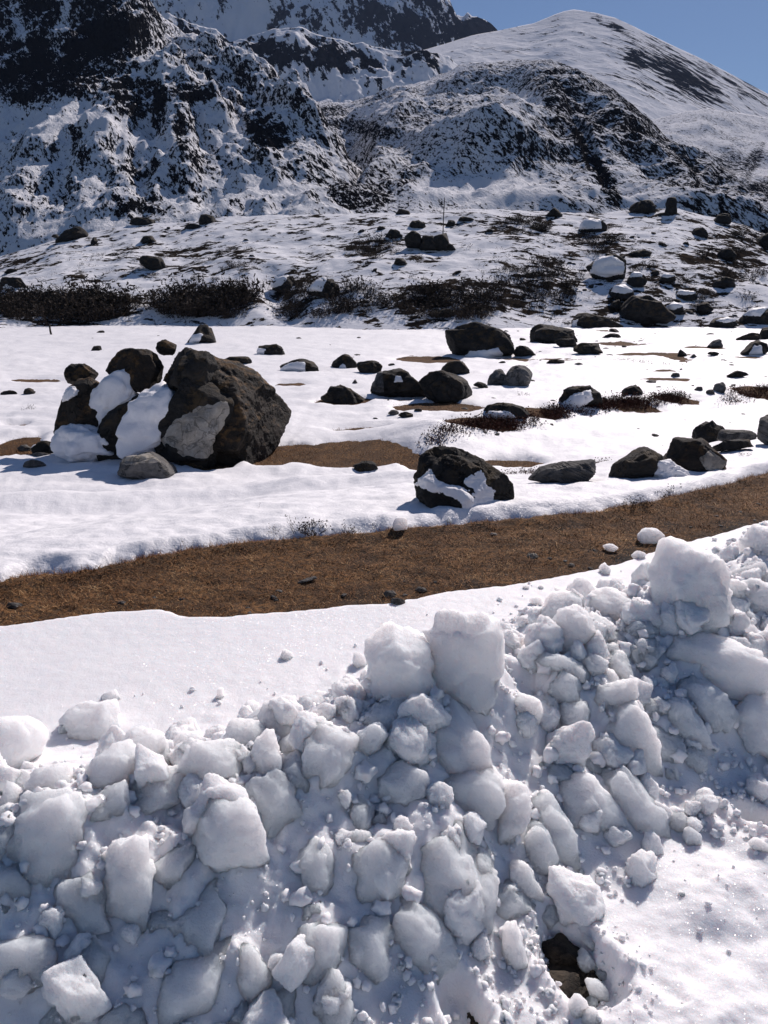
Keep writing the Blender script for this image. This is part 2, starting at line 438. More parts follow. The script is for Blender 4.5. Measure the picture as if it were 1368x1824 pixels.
_ys = np.concatenate([np.linspace(0.7, 9, 210), np.geomspace(9.02, 112, 260)])
def hit(px, py):
    """first point where the line of sight through a photo position meets the ground"""
    p = point_at(px, py, _ys)
    below = p[:, 2] < ground_z(p[:, 0], p[:, 1])
    i = int(np.argmax(below)) if below.any() else len(_ys) - 1
    if i == 0: return p[0]
    a, b = _ys[i - 1], _ys[i]
    p2 = point_at(px, py, np.linspace(a, b, 16)); bl = p2[:, 2] < ground_z(p2[:, 0], p2[:, 1])
    return p2[int(np.argmax(bl)) if bl.any() else -1]

def sheet(name, ys, ks, zf, mat, base=0.0, label=None):
    Y, K = np.meshgrid(ys, ks, indexing='ij')
    X = K * (Y + base)
    Z = zf(X, Y)
    o = link_mesh(name, np.stack([X, Y, Z], -1).reshape(-1, 3), grid_faces(len(ys), len(ks)), mat)
    tag(o, kind='structure')
    return o, X, Y, Z

def keep_faces(o, mask):
    """drop the quads whose four corners are all outside MASK"""
    import bmesh
    bm = bmesh.new(); bm.from_mesh(o.data); bm.verts.ensure_lookup_table()
    m = mask.ravel()
    bmesh.ops.delete(bm, geom=[v for v in bm.verts if not m[v.index]], context='VERTS')
    bm.to_mesh(o.data); bm.free(); o.data.update()

def y_rows(pa, pb, n, z):
    """distances evenly spread over the view between two photo heights"""
    return plane_hit(CX, np.linspace(pa, pb, n), z)[1]

# near snow shoulder with the heap
SINK = 0.02
ys = np.concatenate([np.linspace(-1.5, 0.9, 14)[:-1], y_rows(2000, 880, 380, 0.05), np.linspace(6.4, 9.5, 12)])
ys = np.unique(ys)
bank, X, Y, Z = sheet('snow_bank', ys, np.linspace(-0.74, 0.74, 390), bank_z, M_BANK, base=1.0)
BANK_KEEP = ((Y - y1(X)) < 0.14).ravel(); BANK_XY = (X.ravel()[BANK_KEEP], Y.ravel()[BANK_KEEP])
keep_faces(bank, (Y - y1(X)) < 0.14)
SINK = 0.0
# brown turf of the verge, also under the snow of the meadow
ys = np.concatenate([y_rows(1180, 830, 130, 0.0), np.geomspace(8.0, 72, 100)])
ys = np.unique(ys)
soil, X, Y, Z = sheet('ground', ys, np.linspace(-0.80, 0.80, 300), soil_z, M_SOIL, base=1.0)
mud = smooth(0.35, 0.0, Y - y1(X)) * smooth(0.3, 1.6, X) * smooth(-0.3, 0.3, n2(X, Y, 0.5, 50, 3)) + 0.75 * smooth(.05, .35, n2(X, Y, 0.3, 51, 4)) * smooth(-1.2, 0.8, X)
attr(soil, 'mud', np.clip(mud, 0, 1) * (Y - y2(X) < 0.3))
# snow of the meadow
ys = np.concatenate([y_rows(1200, 800, 170, -0.1), np.geomspace(8.6, 72, 180)]); ys = np.unique(ys)
field, X, Y, Z = sheet('snow_field', ys, np.linspace(-0.80, 0.80, 380), field_z, M_FIELD, base=1.0)
keep_faces(field, (Y - y2(X)) > -0.25)

# ------------------------------------------------------------------ hill and mountains
M_HILL = mountain_material('hill_snow', 0.55, 0.12, rock_a=(0.018, 0.015, 0.013), rock_b=(0.05, 0.038, 0.028), bump=0.25, along=(1, 0, 0), k=0.6)
def blob(px, py, lst):
    r = np.zeros(np.shape(px))
    for bx, by, rx, ry, rot, am in lst:
        c, s = math.cos(math.radians(rot)), math.sin(math.radians(rot))
        dx, dy = px - bx, py - by
        q = np.sqrt(((dx * c + dy * s) / rx) ** 2 + ((-dx * s + dy * c) / ry) ** 2)
        r = r + am * smooth(1.3, 0.5, q)
    return r
def project(x, y, z):
    d = y * math.cos(PITCH) - (z - EYE) * math.sin(PITCH)
    h = y * math.sin(PITCH) + (z - EYE) * math.cos(PITCH)
    return CX + FPX * x / d, CY - FPX * h / d
ys = np.linspace(56, 116, 140)
hill, X, Y, Z = sheet('hill', ys, np.linspace(-0.70, 0.70, 400), hill_z, M_HILL)
PX, PY = project(X, Y, Z)
rk = 0.29 + 0.25 * n2(X, Y, 6, 61, 3)
rk += blob(PX, PY, [(100, 550, 200, 35, 0, .35), (380, 535, 90, 30, 0, .35), (330, 460, 140, 30, 0, .22), (560, 520, 80, 40, 0, .3), (820, 530, 150, 40, 0, .35), (960, 510, 80, 50, 0, .3),
                    (930, 400, 70, 22, 0, .3), (1060, 425, 60, 30, 0, .3), (1250, 480, 130, 50, 0, .28), (1330, 430, 50, 40, 30, .35), (650, 440, 60, 25, 0, .2), (30, 470, 60, 20, 0, .3), (1130, 560, 120, 20, 0, .3)])
attr(hill, 'rock', rk)

def mountain(name, mat, px0, px1, nc, nr, crest, cdist, foot, fdist, k, back, disp, rock_base, blobs, slope_rock, seed, crest_rough=0.35, low=1.0, fade=None, relief=()):
    px = np.linspace(px0, px1, nc)
    c = np.array(crest, float)
    cpy = np.interp(px, c[:, 0], c[:, 1])
    d1 = np.interp(px, *zip(*cdist)); d0 = np.interp(px, *zip(*fdist)); fpy = np.interp(px, *zip(*foot))
    zc = point_at(px, cpy, d1); zf = point_at(px, fpy, d0)
    t = np.concatenate([np.linspace(0, 1, nr), np.linspace(1, 1.5, 14)[1:]])
    T, _ = np.meshgrid(t, px, indexing='ij')
    Tc = np.minimum(T, 1)
    Y = d0 + (d1 - d0) * T
    zz = zf[:, 2] + (zc[:, 2] - zf[:, 2]) * Tc ** k
    zz = zz - np.maximum(T - 1, 0) * (d1 - d0) * back
    X = (zf[:, 0] / d0 * (1 - Tc) + zc[:, 0] / d1 * Tc) * Y
    w = smooth(0, 0.12, T) * (crest_rough + (1 - crest_rough) * smooth(1.0, 0.75, np.minimum(T, 1)))
    dz = np.zeros_like(X)
    for amp, s, oc, rd in disp:
        dz += amp * n2(X, Y * 0.75, s, seed, oc, 0.55, rd); seed += 1
    w = w * (low + (1 - low) * smooth(0.25, 0.8, T))
    if fade: w = w * (0.12 + 0.88 * smooth(fade[0], fade[1], px))[None]
    if relief:
        PX, PY = project(X, Y, zz)
        for bx, by, rx, ry, rot, am in relief: dz = dz + am * np.clip(blob(PX, PY, [(bx, by, rx, ry, rot, 1.0)]), 0, 1) / np.maximum(w, .25)
    Z = zz + dz * w
    o = link_mesh(name, np.stack([X, Y, Z], -1).reshape(-1, 3), grid_faces(len(t), nc), mat)
    tag(o, kind='structure')
    gy, gt = np.gradient(Z, axis=0), np.gradient(Y, axis=0)
    gx = np.gradient(Z, axis=1) / np.maximum(np.abs(np.gradient(X, axis=1)), 1e-3)
    sl = np.hypot(gy / np.maximum(gt, 1e-3), gx)
    PX, PY = project(X, Y, Z)
    rock = rock_base + blob(PX, PY, blobs) + slope_rock * smooth(0.7, 1.4, sl)
    attr(o, 'rock', rock)
    return o

M_MA = mountain_material('crag_rock_and_snow', 0.6, 0.035, bump=1.6, along=(.4, -.65, -.6), k=.4, ledge=0.9, rock_b=(0.012, 0.011, 0.011))
M_MB = mountain_material('moraine_rock_and_snow', 0.75, 0.03, bump=1.3, rock_b=(0.015, 0.012, 0.010), along=(.35, -.75, -.5), k=.35)
M_MC = mountain_material('far_snow', 0.075, 0.008, bump=4.0, along=(.7, -.55, -.45), k=.25, rock_b=(0.022, 0.019, 0.018))
M_MD = mountain_material('far_cliffs', 0.06, 0.009, ledge=0.5, bump=6.0, rock_a=(0.006, 0.006, 0.008), rock_b=(0.014, 0.014, 0.016))

mountain('crag', M_MA, -300, 800, 390, 220,
         [(-420, -300), (-100, -200), (0, -150), (120, -90), (200, -40), (232, 0), (250, 26), (268, 48), (300, 72), (345, 100), (420, 150), (480, 190), (540, 240), (600, 300), (660, 350), (720, 395), (800, 440)],
         [(-420, 480), (0, 450), (230, 420), (420, 385), (560, 335), (720, 280), (800, 250)],
         [(-420, 560), (0, 490), (110, 455), (250, 430), (400, 418), (800, 412)], [(-420, 190), (0, 180), (800, 175)],
         1.45, 0.6, [(26, 95, 4, True), (9, 32, 6, True), (2.4, 7, 4, True)], 0.30,
         [(50, 70, 150, 110, 0, .42), (205, 40, 60, 65, 0, .35), (60, 150, 120, 40, 0, .35), (240, 168, 58, 38, 10, .6), (335, 160, 48, 24, 15, .55), (470, 230, 48, 32, 35, .5), (322, 230, 14, 50, -8, .5),
          (150, 110, 90, 60, 0, .3), (60, 340, 90, 70, 0, .22), (240, 330, 70, 50, 0, .28), (140, 260, 16, 50, -20, .4), (350, 310, 50, 60, 30, .15), (540, 300, 110, 40, 38, .22), (255, 375, 60, 22, 0, .4),
          (110, 50, 14, 90, 10, -.5), (30, 30, 10, 70, -15, -.5), (150, 200, 60, 22, 30, -.3), (60, 220, 70, 25, 10, -.25), (390, 205, 60, 12, 38, -.3)], 0.2, 70, 0.35, 0.5, (720, 520), [(322, 300, 30, 100, -12, 4), (262, 330, 26, 80, 6, -3), (180, 320, 34, 100, 22, 3), (85, 310, 32, 90, 30, 2.5), (390, 320, 20, 90, -40, 3), (440, 330, 18, 90, -48, 3), (560, 320, 110, 10, 40, 3), (480, 275, 170, 12, 38, 5), (400, 280, 120, 12, 46, -4), (240, 165, 50, 34, 10, 10), (470, 225, 44, 28, 35, 8)])
mountain('moraine_hill', M_MB, 330, 1560, 420, 190,
         [(330, 165), (400, 160), (470, 170), (560, 188), (620, 184), (700, 166), (760, 148), (820, 122), (860, 113), (920, 112), (985, 115), (1050, 135), (1100, 172), (1180, 240), (1260, 292), (1320, 345), (1368, 385), (1560, 480)],
         [(330, 620), (620, 580), (820, 480), (985, 420), (1100, 380), (1260, 310), (1400, 250), (1560, 220)],
         [(330, 420), (1060, 412), (1560, 470)], [(330, 185), (1560, 170)],
         1.05, 0.5, [(13, 75, 3, False), (7, 40, 3, True), (3.0, 13, 4, False), (0.9, 3.5, 3, False)], 0.36,
         [(1010, 190, 80, 40, 35, .16), (960, 160, 60, 35, 20, .1), (1040, 265, 12, 60, -28, .4), (1085, 330, 14, 55, -25, .45), (1180, 280, 110, 40, 40, .14), (1100, 220, 60, 40, 40, .14), (730, 300, 100, 30, -40, .15),
          (620, 330, 70, 60, 0, .25), (650, 230, 60, 14, 10, .35), (580, 200, 50, 10, 0, .3), (880, 340, 110, 24, 0, -.35), (760, 340, 40, 24, 0, -.35), (1150, 350, 70, 30, 35, -.12), (690, 190, 90, 12, -10, -.15), (930, 190, 40, 30, 0, -.2)], 0.22, 90, relief=[(835, 258, 150, 48, 0, 9), (690, 250, 60, 30, -20, 5), (985, 175, 70, 40, 25, 6), (1045, 275, 10, 75, -28, -2.5), (1150, 290, 130, 26, 42, 5), (620, 300, 40, 60, 10, -4), (760, 210, 120, 20, -12, 4)])
mountain('snow_ridge', M_MB, 1040, 1700, 220, 90,
         [(1040, 290), (1090, 250), (1130, 216), (1200, 204), (1260, 194), (1310, 200), (1368, 208), (1500, 225), (1750, 270)],
         [(1040, 620), (1750, 700)], [(1040, 430), (1750, 470)], [(1040, 330), (1750, 330)], 1.0, 0.4,
         [(14, 90, 3, False), (6, 35, 3, False), (1.5, 9, 3, False)], 0.24,
         [(1368, 350, 60, 35, 0, .6), (1300, 380, 60, 40, 0, .45), (1290, 300, 30, 40, 30, .3), (1340, 290, 14, 40, 30, .4), (1240, 330, 60, 20, 40, .25)], 0.12, 110)
mountain('snow_peak', M_MC, 720, 1750, 300, 130,
         [(720, 100), (790, 80), (840, 64), (885, 56), (950, 42), (1005, 20), (1022, 17), (1060, 23), (1095, 32), (1130, 48), (1190, 78), (1250, 106), (1310, 137), (1368, 168), (1500, 235), (1850, 400)],
         [(720, 1350), (1020, 1400), (1130, 1300), (1368, 1250), (1850, 1200)], [(720, 240), (1000, 300), (1850, 470)], [(720, 720), (1850, 720)], 1.05, 0.55,
         [(10, 240, 3, False), (5, 80, 4, True), (1.6, 24, 3, False)], 0.05,
         [(1200, 130, 130, 22, 33, .30), (1290, 170, 120, 28, 30, .28), (1085, 42, 46, 9, 24, .5), (1130, 110, 25, 14, 30, .4), (1220, 160, 110, 50, 32, .26), (1310, 145, 100, 14, 30, .4), (1180, 85, 60, 10, 28, .3), (900, 90, 50, 10, 0, .15), (1000, 85, 80, 40, 0, -.1)], 0.18, 130, 0.15)  # right flank: real rocks plus extra dark rock painting in the flank's shade
mountain('cliff_spur', M_MD, 150, 900, 300, 100,
         [(150, 20), (230, 30), (272, 42), (300, 36), (345, 50), (385, 62), (410, 88), (445, 76), (490, 62), (540, 62), (600, 84), (650, 92), (700, 102), (760, 100), (800, 112), (850, 140), (900, 170)],
         [(150, 815), (900, 840)], [(150, 230), (900, 245)], [(150, 690), (900, 700)], 1.25, 0.5,
         [(26, 130, 4, True), (12, 45, 4, True), (4, 15, 3, False)], 0.18,
         [(350, 95, 75, 42, 20, .5), (400, 115, 40, 28, 0, .35), (480, 95, 35, 24, 0, .4), (560, 98, 60, 24, 5, .42), (630, 112, 60, 22, 5, .4), (430, 75, 60, 14, 0, .4), (760, 100, 60, 24, 0, .5), (600, 160, 140, 24, 0, -.3)], 0.12, 150)
mountain('far_peak', M_MD, 60, 960, 300, 100,
         [(60, -60), (240, -60), (300, -90), (500, -130), (650, -80), (740, -40), (784, 0), (800, 22), (812, 46), (826, 46), (832, 36), (840, 41), (860, 42), (874, 46), (886, 56), (900, 90), (930, 150), (960, 190)],
         [(60, 1570), (960, 1590)], [(60, 215), (960, 225)], [(60, 1300), (960, 1300)], 1.1, 0.5,
         [(60, 240, 4, True), (26, 85, 4, True), (9, 28, 4, False)], 0.15,
         [(310, 20, 25, 26, 0, .4), (500, 30, 18, 40, 25, .4), (560, 15, 30, 40, 0, .2), (690, 45, 62, 40, 20, .5), (640, 20, 40, 40, 0, .25), (760, 40, 50, 60, 40, .5), (850, 50, 45, 22, 0, .9), (430, 40, 40, 40, 30, -.35), (800, 90, 60, 40, 0, .35), (350, 10, 40, 25, 0, -.3)], 0.06, 170, 0.5, fade=(905, 780))
# ------------------------------------------------------------------ solids from planes: rocks and snow blocks
_ico = {}
def ico(n):
    if n not in _ico:
        t = (1 + 5 ** .5) / 2
        v = np.array([(-1, t, 0), (1, t, 0), (-1, -t, 0), (1, -t, 0), (0, -1, t), (0, 1, t), (0, -1, -t), (0, 1, -t), (t, 0, -1), (t, 0, 1), (-t, 0, -1), (-t, 0, 1)], float)
        f = np.array([(0, 11, 5), (0, 5, 1), (0, 1, 7), (0, 7, 10), (0, 10, 11), (1, 5, 9), (5, 11, 4), (11, 10, 2), (10, 7, 6), (7, 1, 8), (3, 9, 4), (3, 4, 2), (3, 2, 6), (3, 6, 8), (3, 8, 9), (4, 9, 5), (2, 4, 11), (6, 2, 10), (8, 6, 7), (9, 8, 1)])
        v /= np.linalg.norm(v, axis=1)[:, None]
        for _ in range(n):
            e = np.sort(np.concatenate([f[:, [0, 1]], f[:, [1, 2]], f[:, [2, 0]]]), axis=1)
            u, inv = np.unique(e, axis=0, return_inverse=True); inv = inv.ravel()
            m = v[u[:, 0]] + v[u[:, 1]]; m /= np.linalg.norm(m, axis=1)[:, None]
            k = len(f); a, b, c = inv[:k] + len(v), inv[k:2 * k] + len(v), inv[2 * k:] + len(v)
            f = np.concatenate([np.stack([f[:, 0], a, c], 1), np.stack([f[:, 1], b, a], 1), np.stack([f[:, 2], c, b], 1), np.stack([a, b, c], 1)])
            v = np.concatenate([v, m])
        _ico[n] = (v, f)
    return _ico[n]

def hull2(p):
    p = sorted(map(tuple, p))
    def half(q):
        h = []
        for a in q:
            while len(h) > 1 and (h[-1][0] - h[-2][0]) * (a[1] - h[-2][1]) - (h[-1][1] - h[-2][1]) * (a[0] - h[-2][0]) <= 0: h.pop()
            h.append(a)
        return h[:-1]
    return np.array(half(p) + half(p[::-1]))

CAM_R = np.array([1.0, 0, 0]); CAM_U = np.array([0, math.sin(PITCH), math.cos(PITCH)]); CAM_W = np.array([0, -math.cos(PITCH), math.sin(PITCH)])

def solid(planes, ext, sub, p, noise, seed, bound=1.25, cuts=(), core=0.86, patchy=0.0):
    """rounded convex body from planes [(normal, offset)], with lumps of noise [(amp, size, octaves, ridged)]"""
    v, f = ico(sub)
    d = v * np.array(ext); d /= np.linalg.norm(d, axis=1)[:, None]
    planes = list(planes)
    for i in range(3):
        for sg in (1, -1):
            nn = np.zeros(3); nn[i] = sg; planes.append((nn, bound * ext[i]))
    N_ = np.array([q[0] for q in planes]); O = np.array([q[1] for q in planes])
    r = (np.sum((np.maximum(d @ N_.T, 0) / O) ** p, axis=1)) ** (-1.0 / p)
    if len(cuts):
        Nc = np.array([q[0] for q in cuts]); Oc = np.array([q[1] for q in cuts])
        r2 = np.min(np.where(d @ Nc.T > 1e-4, Oc / np.maximum(d @ Nc.T, 1e-4), 1e9), axis=1)
        ra = np.minimum(r, r2); rb = core * r                    # broken steps: a cut face over a smaller core
        r = np.maximum(ra, rb)
        r = r - 0.25 * np.maximum(0.06 * r - np.abs(ra - rb), 0)
    P = d * r[:, None]
    if patchy:
        sz = r.mean()
        mk = smooth(0.02, 0.28, fbm(P / (0.9 * sz) + seed * 1.9 + 40, 2))
        P = P + d * (patchy * sz * mk * fbm(P / (0.16 * sz) + seed, 4, 0.6, True))[:, None]
    for amp, s, oc, rd in noise:
        P = P + d * (amp * fbm(P / s + seed * 3.7, oc, 0.55, rd))[:, None]
    return P, f

def outline_body(poly, depth, sub, p, tilt, noise, seed, thick=0.85, up=0.55, grow=1.04, chips=0, front=0.0, lean=0.0, ncut=4, core=0.85, patchy=0.0):
    """body whose outline seen from the road is POLY (photo positions) at DEPTH, with real thickness"""
    R = np.random.default_rng(seed)
    h = hull2([(x, -y) for x, y in poly])                       # counter-clockwise, y up
    a2 = h[:, 0] * np.roll(h[:, 1], -1) - np.roll(h[:, 0], -1) * h[:, 1]
    A = a2.sum() / 2
    c = ((h + np.roll(h, -1, 0)) * a2[:, None]).sum(0) / (6 * A)
    k = depth / FPX
    q = (h - c) * k
    planes = []
    for a, b in zip(q, np.roll(q, -1, 0)):
        e = b - a; n = np.array([e[1], -e[0]]) / (np.hypot(*e) + 1e-9)
        w = R.uniform(-tilt, tilt)
        nn = np.array([n[0], n[1], w]); nn /= np.linalg.norm(nn)
        planes.append((nn, max(n @ a, 0.003) * grow * nn[:2] @ n))
    ex, ey = np.ptp(q[:, 0]) / 2, np.ptp(q[:, 1]) / 2
    dz = thick * math.sqrt(ex * ey)
    dz = min(dz, 1.5 * min(ex, ey))
    for _ in range(2):
        nn = np.array([R.uniform(-.5, .5), front + R.uniform(-.2, .3), 1.0]); nn /= np.linalg.norm(nn)
        planes.append((nn, dz * R.uniform(.8, 1.0)))
    nn = np.array([R.uniform(-.4, .4), up + R.uniform(-.15, .25), 0.75]); nn /= np.linalg.norm(nn)
    planes.append((nn, (nn[1] * ey + nn[2] * dz) * R.uniform(.68, .82)))
    nn = np.array([R.uniform(-.3, .3), R.uniform(-.2, .4), -1.0]); nn /= np.linalg.norm(nn)
    planes.append((nn, dz * R.uniform(.8, 1)))
    for _ in range(chips):
        nn = np.array([R.normal() * .8, abs(R.normal()) * .7 + .1, R.normal() * .5 + .55]); nn /= np.linalg.norm(nn)
        sup = abs(nn[0]) * ex + abs(nn[1]) * ey + abs(nn[2]) * dz
        planes.append((nn, sup * R.uniform(.62, .78)))
    cuts = []
    for _ in range(ncut):
        nn = np.array([R.normal(), R.normal() * .8 + .3, abs(R.normal()) * .9 + .3]); nn /= np.linalg.norm(nn)
        sup = math.sqrt((nn[0] * ex) ** 2 + (nn[1] * ey) ** 2 + (nn[2] * dz) ** 2)
        cuts.append((nn, sup * R.uniform(.55, .82)))
    size = math.sqrt(ex * ey)
    P, f = solid(planes, (ex, ey, dz), sub, p, [(a * size, s * size, o, r) for a, s, o, r in noise], seed, cuts=cuts, core=core, patchy=patchy)
    P[:, 2] -= lean * P[:, 1]
    W = P[:, :1] * CAM_R + P[:, 1:2] * CAM_U + P[:, 2:] * CAM_W
    return W, f, (c[0], -c[1]), size, dz

_seed = [100]
SNOW_NOISE = [(0.26, 1.15, 3, False), (0.07, 0.42, 3, True), (0.025, 0.12, 4, False)]
ROCK_NOISE = [(0.13, 1.0, 3, False), (0.06, 0.5, 4, True), (0.035, 0.14, 4, True)]

def to_px(poly, reg):
    x0, y0, s = reg
    return [(x0 + x / s, y0 + y / s) for x, y in poly]

def depth_of(p):
    return p[1] * math.cos(PITCH) - (p[2] - EYE) * math.sin(PITCH)

def place_body(name, label, cat, poly, mat, group=None, base=0.1, push=0.45, p=10, tilt=0.4, noise=SNOW_NOISE, thick=0.85, up=0.55, sub=None, parent=None, depth=None, chips=0, front=0.0, lean=0.0, ncut=4, core=0.85, patchy=0.0):
    _seed[0] += 1; seed = _seed[0]
    ys_ = [q[1] for q in poly]; xs_ = [q[0] for q in poly]
    hgt = max(ys_) - min(ys_); cx = sum(xs_) / len(xs_)
    size_px = math.sqrt(hgt * (max(xs_) - min(xs_)))
    if sub is None: sub = 5 if size_px > 175 else 4 if size_px > 44 else 3 if size_px > 12 else 2
    if depth is None:
        g = hit(cx, max(ys_) - base * hgt)
        depth = depth_of(g)
        depth += push * thick * 0.5 * size_px * depth / FPX
    W, f, c, size, dz = outline_body(poly, depth, sub, p, tilt, noise, seed, thick, up, chips=chips, front=front, lean=lean, ncut=ncut, core=core, patchy=patchy)
    a, b, cc = ray(c[0], c[1])
    ctr = np.array([a, b, cc]) * depth + np.array([0, 0, EYE])
    # the ray is scaled so that its camera depth is 1
    bottom = W[:, 2].min()
    o = link_mesh(name, W + ctr, f, mat, loc=None if parent else tuple(ctr))
    if parent:
        o.parent = parent; o.matrix_parent_inverse = parent.matrix_world.inverted()
    else:
        tag(o, label, cat, group)
    return o

def inside(px, py, poly):
    """signed distance-like: positive inside POLY (photo pixels)"""
    n = len(poly); d = np.full(np.shape(px), 1e9); ins = np.zeros(np.shape(px), bool)
    for i in range(n):
        ax, ay = poly[i]; bx, by = poly[(i + 1) % n]
        vx, vy = bx - ax, by - ay
        t = np.clip(((px - ax) * vx + (py - ay) * vy) / (vx * vx + vy * vy + 1e-9), 0, 1)
        d = np.minimum(d, np.hypot(px - ax - t * vx, py - ay - t * vy))
        cr = ((ay > py) != (by > py)) & (px < (bx - ax) * (py - ay) / ((by - ay) if by != ay else 1e-9) + ax)
        ins ^= cr
    return np.where(ins, d, -d)

def patch(rock, poly, mat, name='snow_patch', thick=0.05, rough=6.0, label=None):
    """a layer lying on the rock where POLY covers it"""
    me = rock.data; n = len(me.vertices)
    co = np.empty(n * 3, np.float32); me.vertices.foreach_get('co', co); co = co.reshape(-1, 3)
    no = np.empty(n * 3, np.float32); me.vertices.foreach_get('normal', no); no = no.reshape(-1, 3)
    fc = np.empty(len(me.polygons) * 3, np.int32); me.loops.foreach_get('vertex_index', fc); fc = fc.reshape(-1, 3)
    bpy.context.view_layer.update()
    M = np.array(rock.matrix_world); Wd = co @ M[:3, :3].T + M[:3, 3]
    PX, PY = project(Wd[:, 0], Wd[:, 1], Wd[:, 2])
    view = Wd - np.array([0, 0, EYE]); facing = -(no * view).sum(1) / np.linalg.norm(view, axis=1)
    sd = inside(PX, PY, poly)
    depth = Wd[:, 1].mean(); size = max(np.ptp(Wd[:, 0]), np.ptp(Wd[:, 2]))
    sd = sd + rough * fbm(Wd / (0.10 * size), 4, 0.6)
    ok = (facing > -0.15)
    w = np.where(ok, sd, -9)
    fm = (w[fc].max(1) > -2.0) & ok[fc].all(1)
    fk = fc[fm]
    if len(fk) == 0: return None
    lb = np.arange(n)
    for _ in range(400):
        mn = lb[fk].min(1); nl = lb.copy()
        for j in range(3): np.minimum.at(nl, fk[:, j], mn)
        nl = nl[nl]
        if (nl == lb).all(): break
        lb = nl
    ids, ct = np.unique(lb[fk[:, 0]], return_counts=True)
    fk = fk[lb[fk[:, 0]] == ids[np.argmax(ct)]]
    u, inv = np.unique(fk, return_inverse=True); inv = inv.reshape(-1, 3)
    edge = np.clip(w[u] / (rough * 1.2 + 3), -1, 1)
    off = thick * np.where(edge > 0, edge ** 0.6, edge * 0.8) * (1 + 0.5 * fbm(Wd[u] / (0.16 * size), 3))
    V = co[u] + no[u] * off[:, None]
    # close it below so that it has a body
    V2 = co[u] - no[u] * (0.02 * size)
    F = np.concatenate([inv, inv[:, ::-1] + len(u)])
    o = link_mesh(name, np.concatenate([V, V2]), F, mat)
    o.parent = rock
    if label: o['label'] = label
    return o

# ------------------------------------------------------------------ boulders of the meadow
C3 = (0, 360, 1.954); C4 = (668, 360, 1.954); C5 = (0, 740, 1.954); C6 = (668, 740, 1.954); C1 = (0, 0, 1.954); C2 = (668, 0, 1.954)
def rock(name, label, cat, reg, poly, mat=None, group='boulders strewn over the snowy meadow', **k):
    k.setdefault('noise', ROCK_NOISE); k.setdefault('p', 60); k.setdefault('chips', 5); k.setdefault('core', .77); k.setdefault('front', .08); k.setdefault('lean', .15); k.setdefault('ncut', 6); k.setdefault('tilt', 0.45); k.setdefault('base', 0.08)
    return place_body(name, label, cat, to_px(poly, reg), mat or M_ROCK, group, **k)

# the great split boulder: one thing of several leaning masses
root_p = hit(330, 838)
big = bpy.data.objects.new('boulder', None); COL.objects.link(big)
big.location = tuple(root_p); big.empty_display_size = 0.3
tag(big, 'huge split brown boulder with snow lying in its clefts and a pale front face', 'boulder', 'boulders strewn over the snowy meadow')
bpy.context.view_layer.update()
D0 = depth_of(root_p) + 0.35
def chunk(name, poly, mat, extra, reg=C3, **k):
    k.setdefault('noise', ROCK_NOISE); k.setdefault('p', 60); k.setdefault('chips', 4); k.setdefault('core', .77); k.setdefault('front', .05); k.setdefault('lean', .2); k.setdefault('ncut', 6)
    return place_body(name, None, None, to_px(poly, reg), mat, parent=big, depth=D0 + extra, **k)
chunk('rock_mass', [(520, 620), (560, 530), (640, 500), (700, 512), (860, 580), (915, 628), (930, 700), (952, 760), (950, 810), (915, 880), (870, 930), (700, 940), (560, 880), (515, 760)], M_ROCKB, 0.95, tilt=0.25, thick=0.75, up=0.9, ncut=14, core=.74, lean=.25, chips=5, sub=6, noise=[(0.13, .9, 3, False), (0.07, .42, 5, True), (0.022, .11, 5, True)])
f_ = chunk('rock_slab', [(512, 850), (545, 790), (640, 700), (660, 600), (740, 590), (800, 700), (795, 740), (760, 800), (735, 930), (600, 940), (520, 910)], M_ROCK, 0.25, tilt=0.3, thick=0.5, up=0.4)
patch(f_, to_px([(600, 770), (690, 720), (790, 690), (800, 735), (760, 790), (735, 885), (640, 880), (560, 830)], C3), M_ROCKP, 'pale_face', thick=0.012, rough=16, label='pale broken front face of the boulder')
chunk('rock_knob', [(595, 590), (610, 530), (660, 512), (730, 530), (748, 600), (740, 660), (650, 670), (600, 640)], M_ROCK, 0.45, thick=0.6)
chunk('rock_wedge', [(335, 800), (420, 700), (520, 640), (560, 690), (500, 780), (430, 900), (360, 900)], M_ROCK, 0.45, thick=0.6)
chunk('rock_ledge', [(375, 588), (425, 522), (480, 505), (530, 520), (560, 580), (540, 660), (440, 640), (400, 610)], M_ROCKB, 0.9, thick=0.7)
chunk('rock_tip', [(536, 505), (558, 471), (612, 497), (605, 530), (550, 530)], M_ROCKB, 1.2, thick=0.8, sub=3)
chunk('rock_shoulder', [(180, 800), (228, 700), (268, 606), (330, 592), (378, 640), (385, 700), (340, 800), (260, 850)], M_ROCKB, 0.75, thick=0.6)
chunk('rock_hump', [(232, 610), (250, 572), (290, 562), (335, 595), (310, 640), (245, 635)], M_ROCKB, 1.3, thick=0.8)
SN = [(0.42, 0.85, 3, False), (0.15, 0.36, 3, False), (0.03, 0.12, 3, False)]
chunk('snow_tongue', [(380, 930), (440, 760), (520, 690), (545, 620), (590, 596), (660, 610), (690, 660), (640, 715), (560, 780), (520, 880), (470, 940)], M_CAP, 0.16, p=8, thick=0.30, noise=SN, up=0.6)
chunk('snow_tongue', [(265, 745), (330, 700), (365, 610), (440, 580), (520, 550), (518, 640), (440, 690), (360, 800), (290, 860), (250, 800)], M_CAP, 0.64, p=8, thick=0.30, noise=SN, up=0.7)
chunk('snow_tongue', [(205, 705), (230, 650), (268, 625), (275, 655), (240, 690)], M_CAP, 0.5, p=8, thick=0.4, noise=SN)
chunk('snow_drift', [(165, 800), (260, 758), (330, 750), (370, 800), (420, 880), (250, 900), (170, 860)], M_CAP, 0.35, p=6, thick=0.7, noise=SN, up=0.8)
